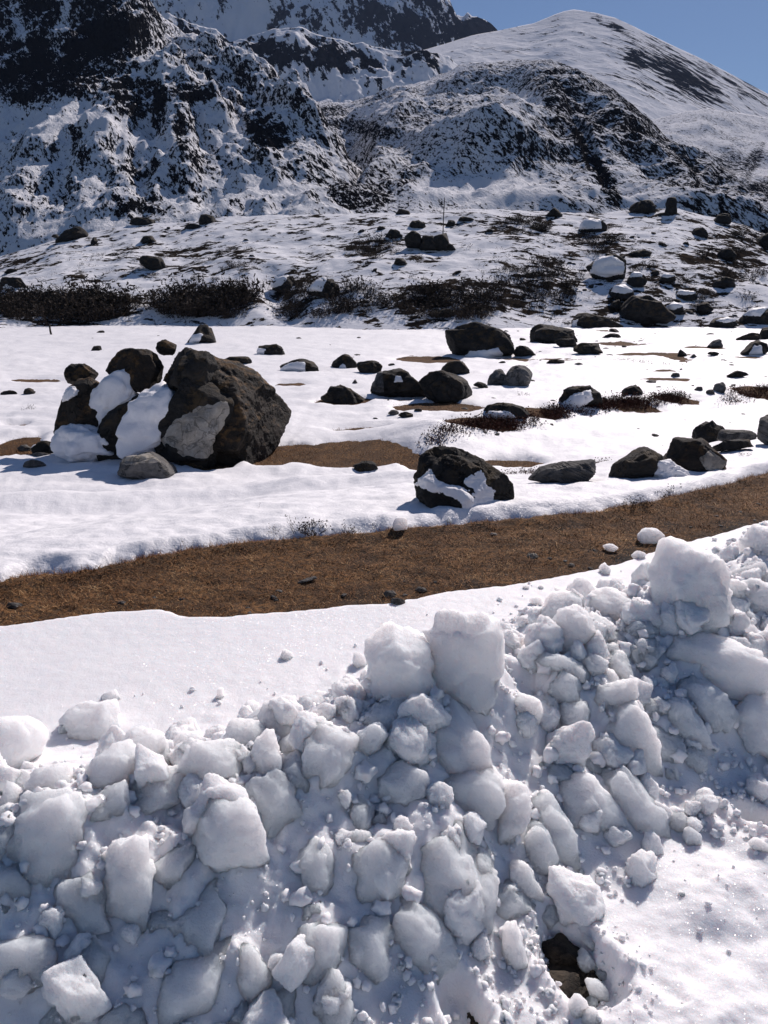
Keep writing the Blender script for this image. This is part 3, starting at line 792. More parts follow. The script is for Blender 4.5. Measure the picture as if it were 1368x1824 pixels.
chunk('cave_shade', [(575, 195), (600, 148), (725, 148), (727, 192), (650, 200)], M_ROCK, 0.12, reg=C5, thick=0.7)  # dark body added to stand in for the shaded cave under the boulder

P_FLAT = rock('stone', 'flat topped pale stone lying against the front of the huge boulder', 'stone', C5, [(400, 215), (402, 165), (430, 136), (520, 133), (562, 165), (588, 205), (560, 226), (470, 230)], M_ROCKG, up=1.2, thick=0.9)
patch(P_FLAT, to_px([(402, 165), (430, 134), (520, 130), (560, 160), (520, 165), (440, 172)], C5), M_ROCKP, 'pale_top', thick=0.01, rough=3)
LOOSE = 'loose stones by the huge boulder'
rock('stone', 'dark block shaped stone, largest of the cluster left of the huge boulder', 'stone', C5, [(113, 118), (125, 90), (180, 94), (205, 122), (190, 136), (120, 134)], group=LOOSE)
rock('stone', 'dark rough stone at the right end of the cluster left of the huge boulder', 'stone', C5, [(193, 112), (215, 99), (242, 125), (215, 135)], group=LOOSE)
rock('stone', 'low grey stone at the left end of the cluster beside brown turf', 'stone', C5, [(60, 116), (80, 100), (116, 120), (82, 128)], M_STONE, group=LOOSE)
rock('stone', 'thin flat slab in front of the dark stones left of the huge boulder', 'stone', C5, [(100, 135), (130, 129), (178, 131), (170, 142), (110, 143)], M_STONE, group=LOOSE)
rock('stone', 'single grey stone on snow below the cluster left of the huge boulder', 'stone', C5, [(74, 182), (90, 160), (140, 156), (154, 170), (112, 185)], M_STONE, group=LOOSE)
rock('stone', 'small dark stone between the huge boulder and its brown patch', 'stone', C5, [(858, 165), (865, 142), (892, 145), (898, 160), (880, 168)], group=LOOSE)
rock('stone', 'dark stone at the right end of the brown patch beside the huge boulder', 'stone', C5, [(1220, 175), (1260, 160), (1300, 160), (1312, 185), (1290, 196), (1235, 190)], group=LOOSE)

b2 = rock('boulder', 'black rounded boulder with snow bands, standing close behind the brown verge', 'boulder', C6, [(118, 292), (150, 205), (180, 150), (222, 116), (292, 113), (350, 155), (430, 200), (472, 240), (462, 300), (442, 340), (330, 355), (250, 366), (150, 352)], tilt=0.3, sub=5, thick=0.7, push=1.6)
patch(b2, to_px([(143, 240), (190, 183), (205, 215), (235, 240), (310, 248), (352, 300), (345, 345), (310, 330), (290, 290), (200, 268)], C6), M_CAP, 'snow_patch', thick=0.03, rough=9)
patch(b2, to_px([(305, 230), (330, 195), (370, 205), (420, 262), (400, 330), (360, 300)], C6), M_CAP, 'snow_patch', thick=0.015, rough=26)
rock('boulder', 'low grey wedge shaped boulder right of the black boulder', 'boulder', C6, [(553, 216), (600, 182), (690, 160), (770, 153), (774, 192), (720, 232), (600, 237)], M_ROCKG, thick=0.8, up=1.1)
rock('boulder', 'dark pointed boulder, left one of the pair with snow between', 'boulder', C6, [(853, 212), (870, 160), (940, 110), (1008, 152), (965, 190), (975, 222), (870, 228)], M_ROCK)
b3 = rock('boulder', 'dark peaked boulder with pale lower corner, right of the pair', 'boulder', C6, [(1020, 142), (1055, 65), (1085, 53), (1140, 88), (1224, 165), (1200, 192), (1120, 203), (1030, 175)], M_ROCKB)
patch(b3, to_px([(1130, 150), (1165, 120), (1225, 165), (1200, 195), (1150, 190)], C6), M_ROCKP, 'pale_face', thick=0.01, rough=4)
tag(place_body('snow_lump', None, None, to_px([(953, 190), (1010, 153), (1050, 180), (1098, 205), (1000, 222), (962, 214)], C6), M_CAP, p=8, noise=SN), 'white snow lump lodged between the two dark pointed boulders', 'snow lump')
G2 = 'dark rocks at the right edge of the meadow'
rock('boulder', 'dark block leaning under the snow drift at the right edge', 'boulder', C6, [(1118, 85), (1125, 40), (1180, 8), (1217, 50), (1200, 102), (1150, 98)], group=G2)
rock('stone', 'long flat dark slab behind the right hand pointed boulder', 'stone', C6, [(1155, 112), (1250, 85), (1322, 77), (1322, 107), (1180, 127)], group=G2, thick=0.7)
rock('stone', 'thin grey slab lying above the long dark slab at right', 'stone', C6, [(1185, 78), (1200, 55), (1310, 55), (1352, 80), (1250, 97)], M_STONE, group=G2, thick=0.7)
rock('boulder', 'grey boulder cut off by the right edge of the view', 'boulder', C6, [(1340, 50), (1352, 8), (1400, -16), (1460, 0), (1470, 110), (1400, 120), (1350, 90)], M_ROCKG, group=G2)
rock('boulder', 'small upright boulder with snow on its left, alone behind the huge boulder', 'boulder', C3, [(655, 480), (680, 435), (720, 420), (742, 435), (746, 490), (660, 494)])
patch(COL.objects[-1], to_px([(655, 492), (670, 462), (708, 455), (690, 492)], C3), M_CAP, thick=0.05, rough=3)
rock('stone', 'small round dark stone alone on the far left snow', 'stone', C3, [(316, 516), (325, 499), (350, 501), (354, 518)])
rock('boulder', 'low dark boulder in the far snow, snow at its left end', 'boulder', C3, [(888, 522), (900, 502), (960, 496), (994, 509), (994, 531), (920, 534)])
patch(COL.objects[-1], to_px([(885, 525), (895, 508), (925, 512), (915, 533)], C3), M_CAP, thick=0.05, rough=2)
rock('boulder', 'low humped boulder with its left face covered in snow', 'boulder', C3, [(963, 584), (1000, 554), (1050, 546), (1100, 560), (1105, 590), (1010, 592)])
patch(COL.objects[-1], to_px([(960, 590), (1005, 560), (1060, 555), (1062, 590)], C3), M_CAP, thick=0.05, rough=3)
rock('boulder', 'dark angular boulder with snow at its foot, left of a flat one', 'boulder', C3, [(1150, 577), (1158, 550), (1210, 532), (1245, 545), (1242, 577), (1180, 582)])
patch(COL.objects[-1], to_px([(1172, 582), (1195, 560), (1210, 582)], C3), M_CAP, thick=0.04, rough=2)
rock('boulder', 'flat dark boulder just left of the pale sided block', 'boulder', C3, [(1233, 562), (1300, 552), (1337, 568), (1326, 592), (1260, 597)])
rock('boulder', 'long dark boulder lying tilted on a small brown patch', 'boulder', C3, [(1125, 668), (1140, 634), (1180, 638), (1270, 680), (1278, 695), (1220, 707), (1135, 692)], up=0.9)
rock('boulder', 'low dark boulder peeping out behind the huge boulder', 'boulder', C3, [(785, 547), (800, 540), (860, 539), (884, 558), (820, 565)])
rock('stone', 'flat dark stone at the left edge of the far snow', 'stone', C3, [(-4, 667), (40, 654), (62, 665), (20, 674)])
rock('stone', 'tiny pointed stone on snow above the long tilted boulder', 'stone', C3, [(1226, 630), (1236, 616), (1244, 630)], M_STONE)
b4 = rock('boulder', 'square topped boulder with grey left side and white spot', 'boulder', C4, [(-10, 655), (-8, 595), (5, 578), (90, 579), (130, 620), (167, 668), (120, 688), (20, 680)], M_ROCK)
patch(b4, to_px([(-10, 660), (-8, 592), (25, 585), (30, 660)], C4), M_ROCKG, 'grey_face', thick=0.01, rough=3)
patch(b4, to_px([(68, 626), (72, 604), (90, 606), (95, 624)], C4), M_CAP, 'snow_patch', thick=0.04, rough=2)
rock('boulder', 'bulky dark boulder right of the square topped one', 'boulder', C4, [(143, 622), (175, 594), (260, 587), (297, 610), (332, 640), (322, 692), (260, 704), (200, 692)])
rock('boulder', 'smaller dark boulder behind the bulky dark boulder', 'boulder', C4, [(226, 586), (260, 557), (310, 554), (327, 590), (290, 604)])
rock('boulder', 'grey boulder, left half of the pale rounded pair', 'boulder', C4, [(392, 642), (398, 594), (440, 581), (458, 605), (452, 642)], M_ROCKG)
rock('boulder', 'pale grey rounded boulder, right half of the pair', 'boulder', C4, [(446, 620), (465, 588), (510, 562), (546, 590), (550, 627), (500, 647), (453, 642)], M_ROCKG)
rock('boulder', 'largest dark slab boulder of the far meadow, sloping down to the right', 'boulder', C4, [(253, 447), (270, 420), (320, 411), (380, 429), (470, 470), (492, 500), (487, 547), (420, 547), (300, 534)], tilt=0.25)
patch(COL.objects[-1], to_px([(295, 545), (330, 520), (430, 508), (445, 530), (410, 550)], C4), M_CAP, thick=0.12, rough=4)
rock('boulder', 'small dark boulder at the right end of the largest sloping slab', 'boulder', C4, [(488, 500), (530, 504), (562, 530), (510, 542), (486, 527)])
rock('boulder', 'long dark boulder with a notch, right of the sloping slab', 'boulder', C4, [(542, 482), (548, 440), (580, 426), (640, 436), (700, 454), (720, 485), (680, 497), (620, 478), (560, 492)])
rock('boulder', 'square dark boulder at the right of the long notched one', 'boulder', C4, [(679, 512), (700, 489), (780, 487), (792, 510), (790, 532), (720, 532)])
rock('stone', 'flat dark stone wedged before the long notched boulder', 'stone', C4, [(618, 482), (690, 477), (702, 500), (650, 507)])
rock('boulder', 'dark boulder in reddish heather with a snow slab on its front', 'boulder', C4, [(623, 692), (660, 654), (750, 632), (787, 655), (785, 702), (720, 717), (640, 712)])
patch(COL.objects[-1], to_px([(635, 715), (690, 668), (750, 653), (758, 688), (705, 722)], C4), M_CAP, thick=0.08, rough=4)
rock('boulder', 'low long boulder behind the heather mat, snow under its edge', 'boulder', C4, [(376, 737), (385, 709), (430, 699), (520, 711), (557, 735), (500, 750)])
patch(COL.objects[-1], to_px([(383, 756), (400, 726), (470, 729), (492, 752)], C4), M_CAP, thick=0.08, rough=3)
rock('stone', 'dark curved stone right of the heather boulder', 'stone', C4, [(850, 657), (880, 645), (912, 636), (937, 665), (910, 673)])
rock('stone', 'rounded grey stone standing in the snow before the right heather mat', 'stone', C4, [(1180, 662), (1190, 632), (1210, 627), (1224, 650), (1216, 667)], M_ROCKG)
rock('stone', 'small grey stone left of the rounded standing stone', 'stone', C4, [(1110, 656), (1128, 640), (1142, 650), (1138, 658)], M_STONE)
rock('stone', 'tiny low grey stone touching the rounded standing stone', 'stone', C4, [(1150, 670), (1155, 656), (1176, 652), (1182, 668)], M_STONE)
rock('stone', 'small grey stone far right on the flat snow near the hill', 'stone', C4, [(1158, 502), (1180, 481), (1205, 482), (1214, 506), (1180, 510)], M_ROCKG)
rock('stone', 'small pointed dark stone on the thin heather line', 'stone', C4, [(1054, 540), (1064, 512), (1080, 528), (1092, 540)])
rock('stone', 'small grey stone right of the pointed one on the heather line', 'stone', C4, [(1095, 542), (1110, 528), (1124, 542)], M_STONE)
rock('boulder', 'low boulder with snowy front at the far right of the meadow', 'boulder', C4, [(1278, 530), (1330, 481), (1362, 490), (1369, 527), (1300, 532)])
patch(COL.objects[-1], to_px([(1300, 532), (1320, 500), (1345, 500), (1350, 530)], C4), M_CAP, thick=0.08, rough=3)
rock('stone', 'long low dark slab at the far right edge near the hill', 'stone', C4, [(1250, 478), (1300, 458), (1340, 458), (1345, 472), (1290, 482)])
rock('boulder', 'dark boulder at the far right edge near the hill foot', 'boulder', C4, [(1335, 470), (1350, 440), (1390, 435), (1400, 478), (1350, 482)])
rock('stone', 'thin dark slab right of the pale pair, half under snow', 'stone', C4, [(590, 560), (615, 548), (660, 550), (665, 560), (620, 563)])
rock('stone', 'small dark stone before the pale pair on open snow', 'stone', C4, [(80, 742), (100, 730), (130, 735), (134, 748), (100, 750)])
rock('stone', 'low dark stone with snow left of the pale pair', 'stone', C4, [(340, 634), (360, 626), (385, 634), (395, 648), (380, 650)])
rock('stone', 'smaller dark stone beside one on open snow before the bulky boulder', 'stone', C4, [(135, 726), (140, 718), (165, 720), (164, 729)])
rock('stone', 'dark stone in the snow gap right of the heather line', 'stone', C4, [(1152, 528), (1170, 520), (1196, 526), (1190, 536)])
rock('stone', 'dark flat stone under the far right low boulder', 'stone', C4, [(1215, 610), (1260, 588), (1295, 594), (1300, 602), (1240, 612)])
rock('stone', 'grey stone beside the thin earth strip at right', 'stone', C4, [(1030, 606), (1045, 592), (1058, 596), (1060, 608)], M_STONE)
# small stones scattered on the snow: nothing tells them apart
SM = [rock('stone', 'tiny dark stone poking through the snow of the meadow', 'stone', (0, 0, 1), [(40, 700), (46, 692), (56, 692), (60, 701), (50, 704)], group='tiny dark stones in the meadow snow', sub=2),
      rock('stone', 'tiny dark stone poking through the snow of the meadow', 'stone', (0, 0, 1), [(690, 737), (697, 730), (708, 731), (710, 739)], M_STONE, group='tiny dark stones in the meadow snow', sub=2)]
R_ = np.random.default_rng(77)
def copy_obj(o, loc, rotz=0.0, sc=1.0, squash=1.0):
    c = o.copy(); COL.objects.link(c); c.location = loc
    c.rotation_euler = (0, 0, rotz); c.scale = (sc, sc, sc * squash)
    return c
for i in range(170):
    px = R_.uniform(-60, 1440) if R_.random() < .55 else R_.uniform(800, 1440); py = R_.uniform(588, 800) if R_.random() < .75 else R_.uniform(588, 660)
    if px < 560 and 620 < py < 860: continue
    p = hit(px, py)
    s = SM[i % 2]; b = max(s.dimensions)
    want = (3 + R_.exponential(5)) * depth_of(p) / FPX
    copy_obj(s, (p[0], p[1], p[2] - 0.01), R_.uniform(0, 6.28), want / max(b, 1e-3), R_.uniform(0.4, 0.9))

# ------------------------------------------------------------------ rocks, cairn and pole on the hill
HG = 'dark rocks on the snowy hillside'
def hrock(label, reg, poly, snow=None, mat=None, name='boulder', **k):
    o = rock(name, label, 'boulder', reg, poly, mat, group=HG, **k)
    if snow: patch(o, to_px(snow, reg), M_CAP, thick=0.16, rough=3)
    return o
hrock('large dark slab rock at the foot of the hill, right side', C4, [(850, 372), (900, 320), (940, 316), (1002, 370), (1037, 417), (1020, 438), (930, 428), (870, 402)], tilt=0.25)
hrock('rounded rock with thick snow cap above the large dark slab', C4, [(818, 332), (830, 294), (870, 288), (907, 310), (900, 345), (850, 348)], [(822, 312), (832, 290), (870, 286), (905, 310), (870, 318)])
hrock('broad snow topped boulder, biggest white capped one on the right hillside', C4, [(746, 242), (770, 194), (830, 188), (872, 210), (878, 260), (830, 280), (760, 265)], [(748, 246), (770, 190), (830, 186), (868, 212), (866, 250), (800, 262)])
hrock('dark rock at the right shoulder of the broad snow topped boulder', C4, [(880, 280), (890, 248), (925, 240), (950, 270), (935, 300), (895, 300)], [(885, 262), (895, 240), (930, 240), (930, 258)])
hrock('rock with snow cap low on the slope at far right', C4, [(1275, 412), (1310, 370), (1380, 366), (1390, 428), (1310, 428)], [(1280, 395), (1310, 368), (1370, 366), (1340, 395)])
hrock('low dark rock left of the far right snow capped one', C4, [(1165, 428), (1180, 405), (1225, 400), (1272, 418), (1260, 436), (1190, 440)], [(1185, 412), (1225, 400), (1260, 412), (1220, 420)])
hrock('dark rock with shrubs at the hill foot, left of the large slab', C4, [(688, 428), (720, 378), (780, 398), (862, 432), (800, 442), (700, 442)], [(680, 440), (690, 412), (705, 410), (700, 440)])
hrock('dark half buried rock where hill and meadow meet, centre', C4, [(190, 388), (230, 371), (280, 379), (288, 402), (210, 404)])
hrock('dark rock on the right of the hillside below the ridge', C4, [(1196, 180), (1212, 164), (1244, 170), (1258, 196), (1240, 208), (1205, 196)])
hrock('dark ledge rock half way up the right hillside', C4, [(860, 188), (890, 176), (930, 164), (962, 172), (955, 190), (900, 194)])
hrock('dark rock with snow edge right of the broad boulder', C4, [(990, 275), (998, 250), (1040, 252), (1060, 265), (1020, 284)], [(992, 258), (1010, 248), (1050, 254), (1020, 264)])
hrock('dark flat rock on the right slope beneath snow', C4, [(1190, 290), (1200, 262), (1240, 260), (1255, 292), (1220, 302)])
hrock('snow crusted rock right of the capped rounded rock', C4, [(1010, 395), (1005, 360), (1040, 348), (1080, 362), (1085, 395)], [(1008, 368), (1040, 346), (1078, 360), (1040, 374)])
hrock('dark rock between two snow heaps at the foot of the right slope', C4, [(1120, 380), (1130, 350), (1160, 346), (1170, 380), (1140, 390)])
hrock('small dark rock touching the left side of the large slab', C4, [(818, 372), (826, 344), (850, 340), (860, 372), (835, 382)])
hrock('rock with a broad snow cap right of the ledge of dark rocks', C4, [(1045, 338), (1050, 312), (1090, 305), (1130, 316), (1120, 338), (1080, 344)], [(1046, 322), (1060, 306), (1126, 312), (1100, 322)])
hrock('dark hollowed rock in the middle of the left hillside', C3, [(483, 206), (520, 187), (560, 195), (575, 236), (540, 245), (500, 228)])
hrock('dark rock with snow on its left face, left of the centre pair', C3, [(938, 295), (960, 261), (1015, 253), (1028, 300), (990, 318)], [(936, 300), (955, 262), (1005, 255), (980, 290)])
hrock('dark rock with a white left flank, right of the centre pair', C3, [(1070, 310), (1120, 262), (1165, 260), (1173, 322), (1130, 338)], [(1062, 310), (1110, 262), (1140, 262), (1120, 310)])
hrock('dark rock lump at the left edge above the shrubs', C3, [(-6, 302), (20, 257), (60, 259), (88, 290), (40, 307)], [(0, 310), (20, 285), (50, 300)])
hrock('black rock on the skyline at the left end of the hill', C1, [(192, 842), (205, 814), (260, 793), (302, 799), (303, 822), (240, 840)])
hrock('dark rock on the skyline under the pointed snow cone', C1, [(686, 775), (698, 746), (740, 748), (745, 778), (710, 782)])
hrock('dark low rock below the skyline, left of centre', C1, [(632, 790), (660, 779), (700, 781), (702, 796), (660, 800)])
hrock('dark rock on the hill skyline left of the snowy cone', C1, [(440, 782), (460, 758), (520, 755), (550, 775), (520, 786)])
hrock('small dark pointed rock on the left part of the hilltop', C1, [(316, 846), (328, 818), (336, 840), (328, 856)])
hrock('dark rock on the hilltop right of centre skyline', C2, [(594, 748), (625, 724), (650, 745), (642, 758)])
hrock('large rock at the right end of the hilltop, left of the pillar', C2, [(888, 740), (910, 704), (960, 697), (978, 738), (930, 748)])
hrock('dark rock with bushes right of the pillar on the ridge', C2, [(1180, 775), (1195, 748), (1232, 742), (1245, 770), (1215, 784)])
hrock('dark rock on the right ridge, cut by the edge of the view', C2, [(1325, 850), (1345, 815), (1400, 808), (1420, 870), (1350, 872)])
hrock('dark rock just above the snow capped one on the right hilltop', C2, [(1105, 815), (1120, 792), (1150, 798), (1162, 822), (1130, 830)])
hrock('snow topped rock left of the pillar with dark right side', C2, [(700, 800), (725, 762), (780, 765), (815, 775), (815, 805), (760, 812)], [(702, 798), (725, 758), (785, 764), (790, 795)])
hrock('dark rock on the hill left of the pole, lower one of three', C2, [(33, 822), (60, 796), (95, 809), (98, 832), (50, 834)])
hrock('dark rock on the hill left of the pole, upper right of three', C2, [(116, 776), (150, 766), (180, 780), (172, 797), (130, 797)])
hrock('small dark rock at the left end of the hilltop group by the pole', C2, [(2, 800), (15, 785), (36, 790), (38, 804)])
hrock('small dark rock right behind the pole on the hilltop', C2, [(246, 790), (256, 766), (275, 768), (280, 792)])
hrock('flat dark rock right of the pole near the skyline', C2, [(285, 765), (305, 753), (345, 760), (335, 773)])
hrock('dark rock right of the shrubs on the centre hillside', C2, [(382, 812), (392, 796), (412, 800), (412, 812)])
hrock('dark rock on the hilltop beyond the pole, at the skyline far left', C2, [(68, 748), (85, 728), (120, 735), (122, 748)])
# ruined wall beside the pole
wall = bpy.data.objects.new('stone_ruin', None); COL.objects.link(wall)
pw = hit(668 + 190 / 1.954, 872 / 1.954); wall.location = tuple(pw)
tag(wall, 'ruined dark stone wall on the hilltop at the foot of the pole', 'ruin')
bpy.context.view_layer.update()
dw = depth_of(pw)
for poly in ([(104, 850), (106, 822), (130, 803), (160, 830), (158, 856)], [(158, 870), (160, 828), (205, 822), (210, 872)], [(204, 874), (206, 820), (246, 810), (256, 848), (245, 876)], [(240, 876), (248, 846), (268, 852), (282, 874)], [(285, 885), (300, 876), (330, 878), (332, 890)]):
    place_body('wall_stone', None, None, to_px(poly, C2), M_ROCK, parent=wall, depth=dw + 0.2, noise=ROCK_NOISE, p=18, sub=3, thick=1.2)
def rod(name, a, b, r0, r1, mat, n=8, parent=None):
    a, b = np.array(a), np.array(b); d = b - a; d = d / np.linalg.norm(d)
    s = np.cross(d, (0.3, 0.9, 0.1)); s /= np.linalg.norm(s); t = np.cross(d, s)
    V = []; F = []
    for k, (q, r) in enumerate(((a, r0), ((a + b) / 2 + s * r0 * 0.5, (r0 + r1) / 2), (b, r1))):
        for i in range(n):
            an = 2 * math.pi * i / n; V.append(q + r * (math.cos(an) * s + math.sin(an) * t))
    for k in range(2):
        for i in range(n): F.append((k * n + i, k * n + (i + 1) % n, (k + 1) * n + (i + 1) % n, (k + 1) * n + i))
    V += [a, b]; m = len(V)
    for i in range(n): F += [((i + 1) % n, i, m - 2, m - 2), (2 * n + i, 2 * n + (i + 1) % n, m - 1, m - 1)]
    o = link_mesh(name, V, [f for f in F], mat, smooth_shade=True, loc=None if parent else tuple(a))
    if parent: o.parent = parent; o.matrix_parent_inverse = parent.matrix_world.inverted()
    return o
pb = hit(789, 417); pt = point_at(792, 352, pb[1])
tag(rod('pole', pb - np.array([0, 0, .3]), pt, 0.06, 0.04, M_POLE), 'thin tall dark pole rising from the ruined wall on the hilltop', 'pole')
pb = hit(92, 596); pt = point_at(88, 577, pb[1])
tag(rod('post', pb - np.array([0, 0, .2]), pt, 0.07, 0.05, M_POLE), 'short leaning wooden post on the snow by the left thicket', 'post')
# cairn pillar on the right of the hilltop
pc = hit(668 + 1031 / 1.954, 748 / 1.954)
cairn = bpy.data.objects.new('cairn', None); COL.objects.link(cairn); cairn.location = tuple(pc)
tag(cairn, 'dark upright stone pillar built on the right end of the hilltop', 'cairn')
bpy.context.view_layer.update()
dc = depth_of(pc) + 0.3
for poly in ([(1008, 770), (1012, 745), (1052, 742), (1056, 768)], [(1013, 748), (1016, 722), (1050, 720), (1050, 748)], [(1016, 724), (1019, 702), (1049, 700), (1049, 724)], [(1019, 704), (1022, 688), (1047, 686), (1048, 704)], [(980, 762), (985, 742), (1015, 738), (1018, 764)], [(1050, 770), (1055, 750), (1080, 756), (1082, 774)]):
    place_body('cairn_stone', None, None, to_px(poly, C2), M_ROCK, parent=cairn, depth=dc, noise=ROCK_NOISE, p=20, sub=3, thick=1.0)
HS = rock('boulder', 'small dark rock poking from the snow of the hillside', 'boulder', (0, 0, 1), [(700, 470), (706, 460), (718, 459), (724, 470), (712, 474)], group='small dark rocks scattered on the hillside', sub=3)
HS2 = rock('boulder', 'small dark rock poking from the snow of the hillside', 'boulder', (0, 0, 1), [(250, 430), (256, 421), (268, 419), (276, 430), (262, 434)], group='small dark rocks scattered on the hillside', sub=3)
for i in range(120):
    if i < 70: px = R_.uniform(980, 1430); py = R_.uniform(400, 585)
    else: px = R_.uniform(-40, 1000); py = R_.uniform(395, 560)
    p = hit(px, py); s = (HS, HS2)[i % 2]
    want = min(26, 5 + R_.exponential(6)) * depth_of(p) / FPX
    copy_obj(s, (p[0], p[1], p[2]), R_.uniform(0, 6.28), want / max(s.dimensions), R_.uniform(.6, 1))

# ------------------------------------------------------------------ shrubs, heather, tufts
def twig_mesh(name, n, h, spread, mat, r, seed, leafy=0.6, seg=3, width=0.012):
    R = np.random.default_rng(seed); V = []; F = []
    def blade(a, d, L, w):
        s = np.cross(d, R.normal(size=3)); s /= np.linalg.norm(s) + 1e-9
        bend = R.normal(size=3) * 0.25
        q = a; prev = None
        for k in range(seg + 1):
            t = k / seg; ww = w * (1 - 0.75 * t)
            i = len(V); V.append(q - s * ww); V.append(q + s * ww)
            if k: F.append((i - 2, i - 1, i + 1, i))
            q = q + (d + bend * t) * (L / seg)
        return q
    for _ in range(n):
        an = R.uniform(0, 6.283); rr = r * math.sqrt(R.random())
        a = np.array([math.cos(an) * rr, math.sin(an) * rr, -0.05 * h])
        d = np.array([math.cos(an) * spread * (rr / r + .2), math.sin(an) * spread * (rr / r + .2), 1.0]) + R.normal(size=3) * 0.3
        d /= np.linalg.norm(d)
        L = h * R.uniform(.55, 1.05) * (1 - 0.35 * (rr / r) ** 2)
        tip = blade(a, d, L, width)
        for _b in range(2):
            t = R.uniform(.35, .9); m = a + (tip - a) * t
            dd = d + R.normal(size=3) * 0.7; dd /= np.linalg.norm(dd)
            e = blade(m, dd, L * 0.4, width * 0.7)
            if R.random() < leafy:
                for _l in range(2):
                    ld = R.normal(size=3) + np.array([0, 0, .4]); ld /= np.linalg.norm(ld)
                    blade(e, ld, h * 0.13, width * 2.0)
    return np.array(V), np.array(F)
SHR = []
for i, (n, h, r) in enumerate(((55, 1.0, .75), (70, .8, .95), (45, 1.2, .6), (60, .65, 1.1))):
    V, F = twig_mesh('shrub', n, h, .55, M_SHRUB, r, 300 + i, leafy=.85, width=0.026)
    o = link_mesh('shrub', V, F, M_SHRUB, smooth_shade=False); SHR.append([o, False])
def put_shrub(px, py, hpx, label, group):
    p = hit(px, py); k = int(R_.integers(0, 4)); o, used = SHR[k]
    if used: o = o.copy(); COL.objects.link(o)
    SHR[k][1] = True
    o.location = (p[0], p[1], p[2] - 0.05); s = hpx * depth_of(p) / FPX * R_.uniform(.8, 1.25)
    o.scale = (s * R_.uniform(.9, 1.4), s * 1.1, s); o.rotation_euler = (0, 0, R_.uniform(0, 6.28))
    tag(o, label, 'shrub', group)
    return o
CL = [("dark leafless shrub of the thicket at the hill's left foot", 'thicket at the left foot of the hill', 60, 110, 552, 130, 22, 30),
      ("dark leafless shrub of the thicket left of the snowy gully", 'thicket left of the snowy gully', 46, 370, 545, 85, 22, 30),
      ("dark shrub of the thicket right of the snowy gully", 'thicket right of the snowy gully', 34, 590, 540, 95, 30, 22),
      ("dark shrub of the thicket below the centre of the hill", 'thicket below the centre of the hill', 40, 790, 540, 105, 28, 24),
      ("dark shrub of the thicket behind the largest sloping slab boulder", 'thicket behind the sloping slab boulder', 26, 950, 510, 70, 38, 20),
      ("low dark shrub of the patch below the ruined wall", 'shrub patch near the ruined wall', 14, 670, 442, 40, 14, 12),
      ("low dark shrub of the hilltop patch right of the pole", 'hilltop shrub patch right of the pole', 14, 932, 402, 48, 12, 14),
      ("dark shrub of the patch under the snow topped hilltop rock", 'shrub patch under the snow topped rock', 16, 1062, 432, 38, 20, 15),
      ("sparse low shrub of the group on the left hillside", 'sparse shrubs on the left hillside', 18, 330, 468, 150, 28, 9),
      ("sparse low shrub of the group right of the broad capped boulder", 'sparse shrubs on the right hillside', 22, 1240, 500, 120, 45, 14),
      ("low dark shrub of the group on the hill's right ridge", 'shrubs on the right ridge', 10, 1315, 432, 45, 22, 14)]
for label, group, n, cx, cy, rx, ry, hp in CL:
    for _ in range(int(n * 1.15)):
        a = R_.uniform(0, 6.283); q = math.sqrt(R_.random())
        sd = q * math.cos(a)
        where = ', at its left end' if sd < -.4 else ', at its right end' if sd > .4 else ', in its middle'
        put_shrub(cx + rx * q * math.cos(a), cy + ry * 1.15 * q * math.sin(a), hp * R_.uniform(.45, 1.0), label + where, group)

def heather(label, strip, n, h, px_w):
    R = np.random.default_rng(n); V = []; F = []; k = 0
    base = None
    for _ in range(n):
        t = R.random() * (len(strip) - 1); i = int(t); f = t - i
        px = strip[i][0] * (1 - f) + strip[i + 1][0] * f + R.normal() * 5
        py = strip[i][1] * (1 - f) + strip[i + 1][1] * f + R.normal() * px_w
        a, b = plane_hit(px, py, MEADOW + 0.3)
        z = float(soil_z(np.array([a]), np.array([b]))[0])
        v, fc = HE[int(R.integers(0, 3))]
        ang = R.uniform(0, 6.28); c, s = math.cos(ang), math.sin(ang); sc = h * R.uniform(.6, 1.2)
        M = np.array([[c, -s, 0], [s, c, 0], [0, 0, 1]])
        V.append((v * sc) @ M.T + np.array([a, b, z])); F.append(fc + k); k += len(v)
    V = np.concatenate(V); F = np.concatenate(F)
    o = link_mesh('heather_mat', V, F, M_HEATH, smooth_shade=False, loc=tuple(V.mean(0)))
    tag(o, label, 'heather', 'reddish heather mats in the meadow')
HE = [twig_mesh('h', 9, 1.0, 0.9, None, .8, 400 + i, leafy=.55, seg=2, width=0.055) for i in range(3)]
heather('reddish brown heather mat in front of the low long boulder', [(770, 778), (800, 768), (850, 758), (900, 753), (945, 745)], 290, 0.15, 3)
heather('long reddish heather strip around the snow slabbed boulder', [(975, 738), (1020, 730), (1080, 722), (1140, 715), (1215, 707)], 400, 0.15, 2.8)
heather('reddish heather mat at the right edge of the meadow', [(1290, 706), (1340, 698), (1400, 690), (1470, 686)], 190, 0.15, 3)
heather('low dark heather patch just right of the black boulder', [(870, 832), (910, 826), (960, 830)], 110, 0.10, 3)
heather('thin heather strip behind the low grey wedge boulder', [(1060, 830), (1085, 826)], 60, 0.08, 3)
heather('thin faint heather line on the far right snow', [(1090, 628), (1140, 632), (1210, 638)], 70, 0.12, 1)

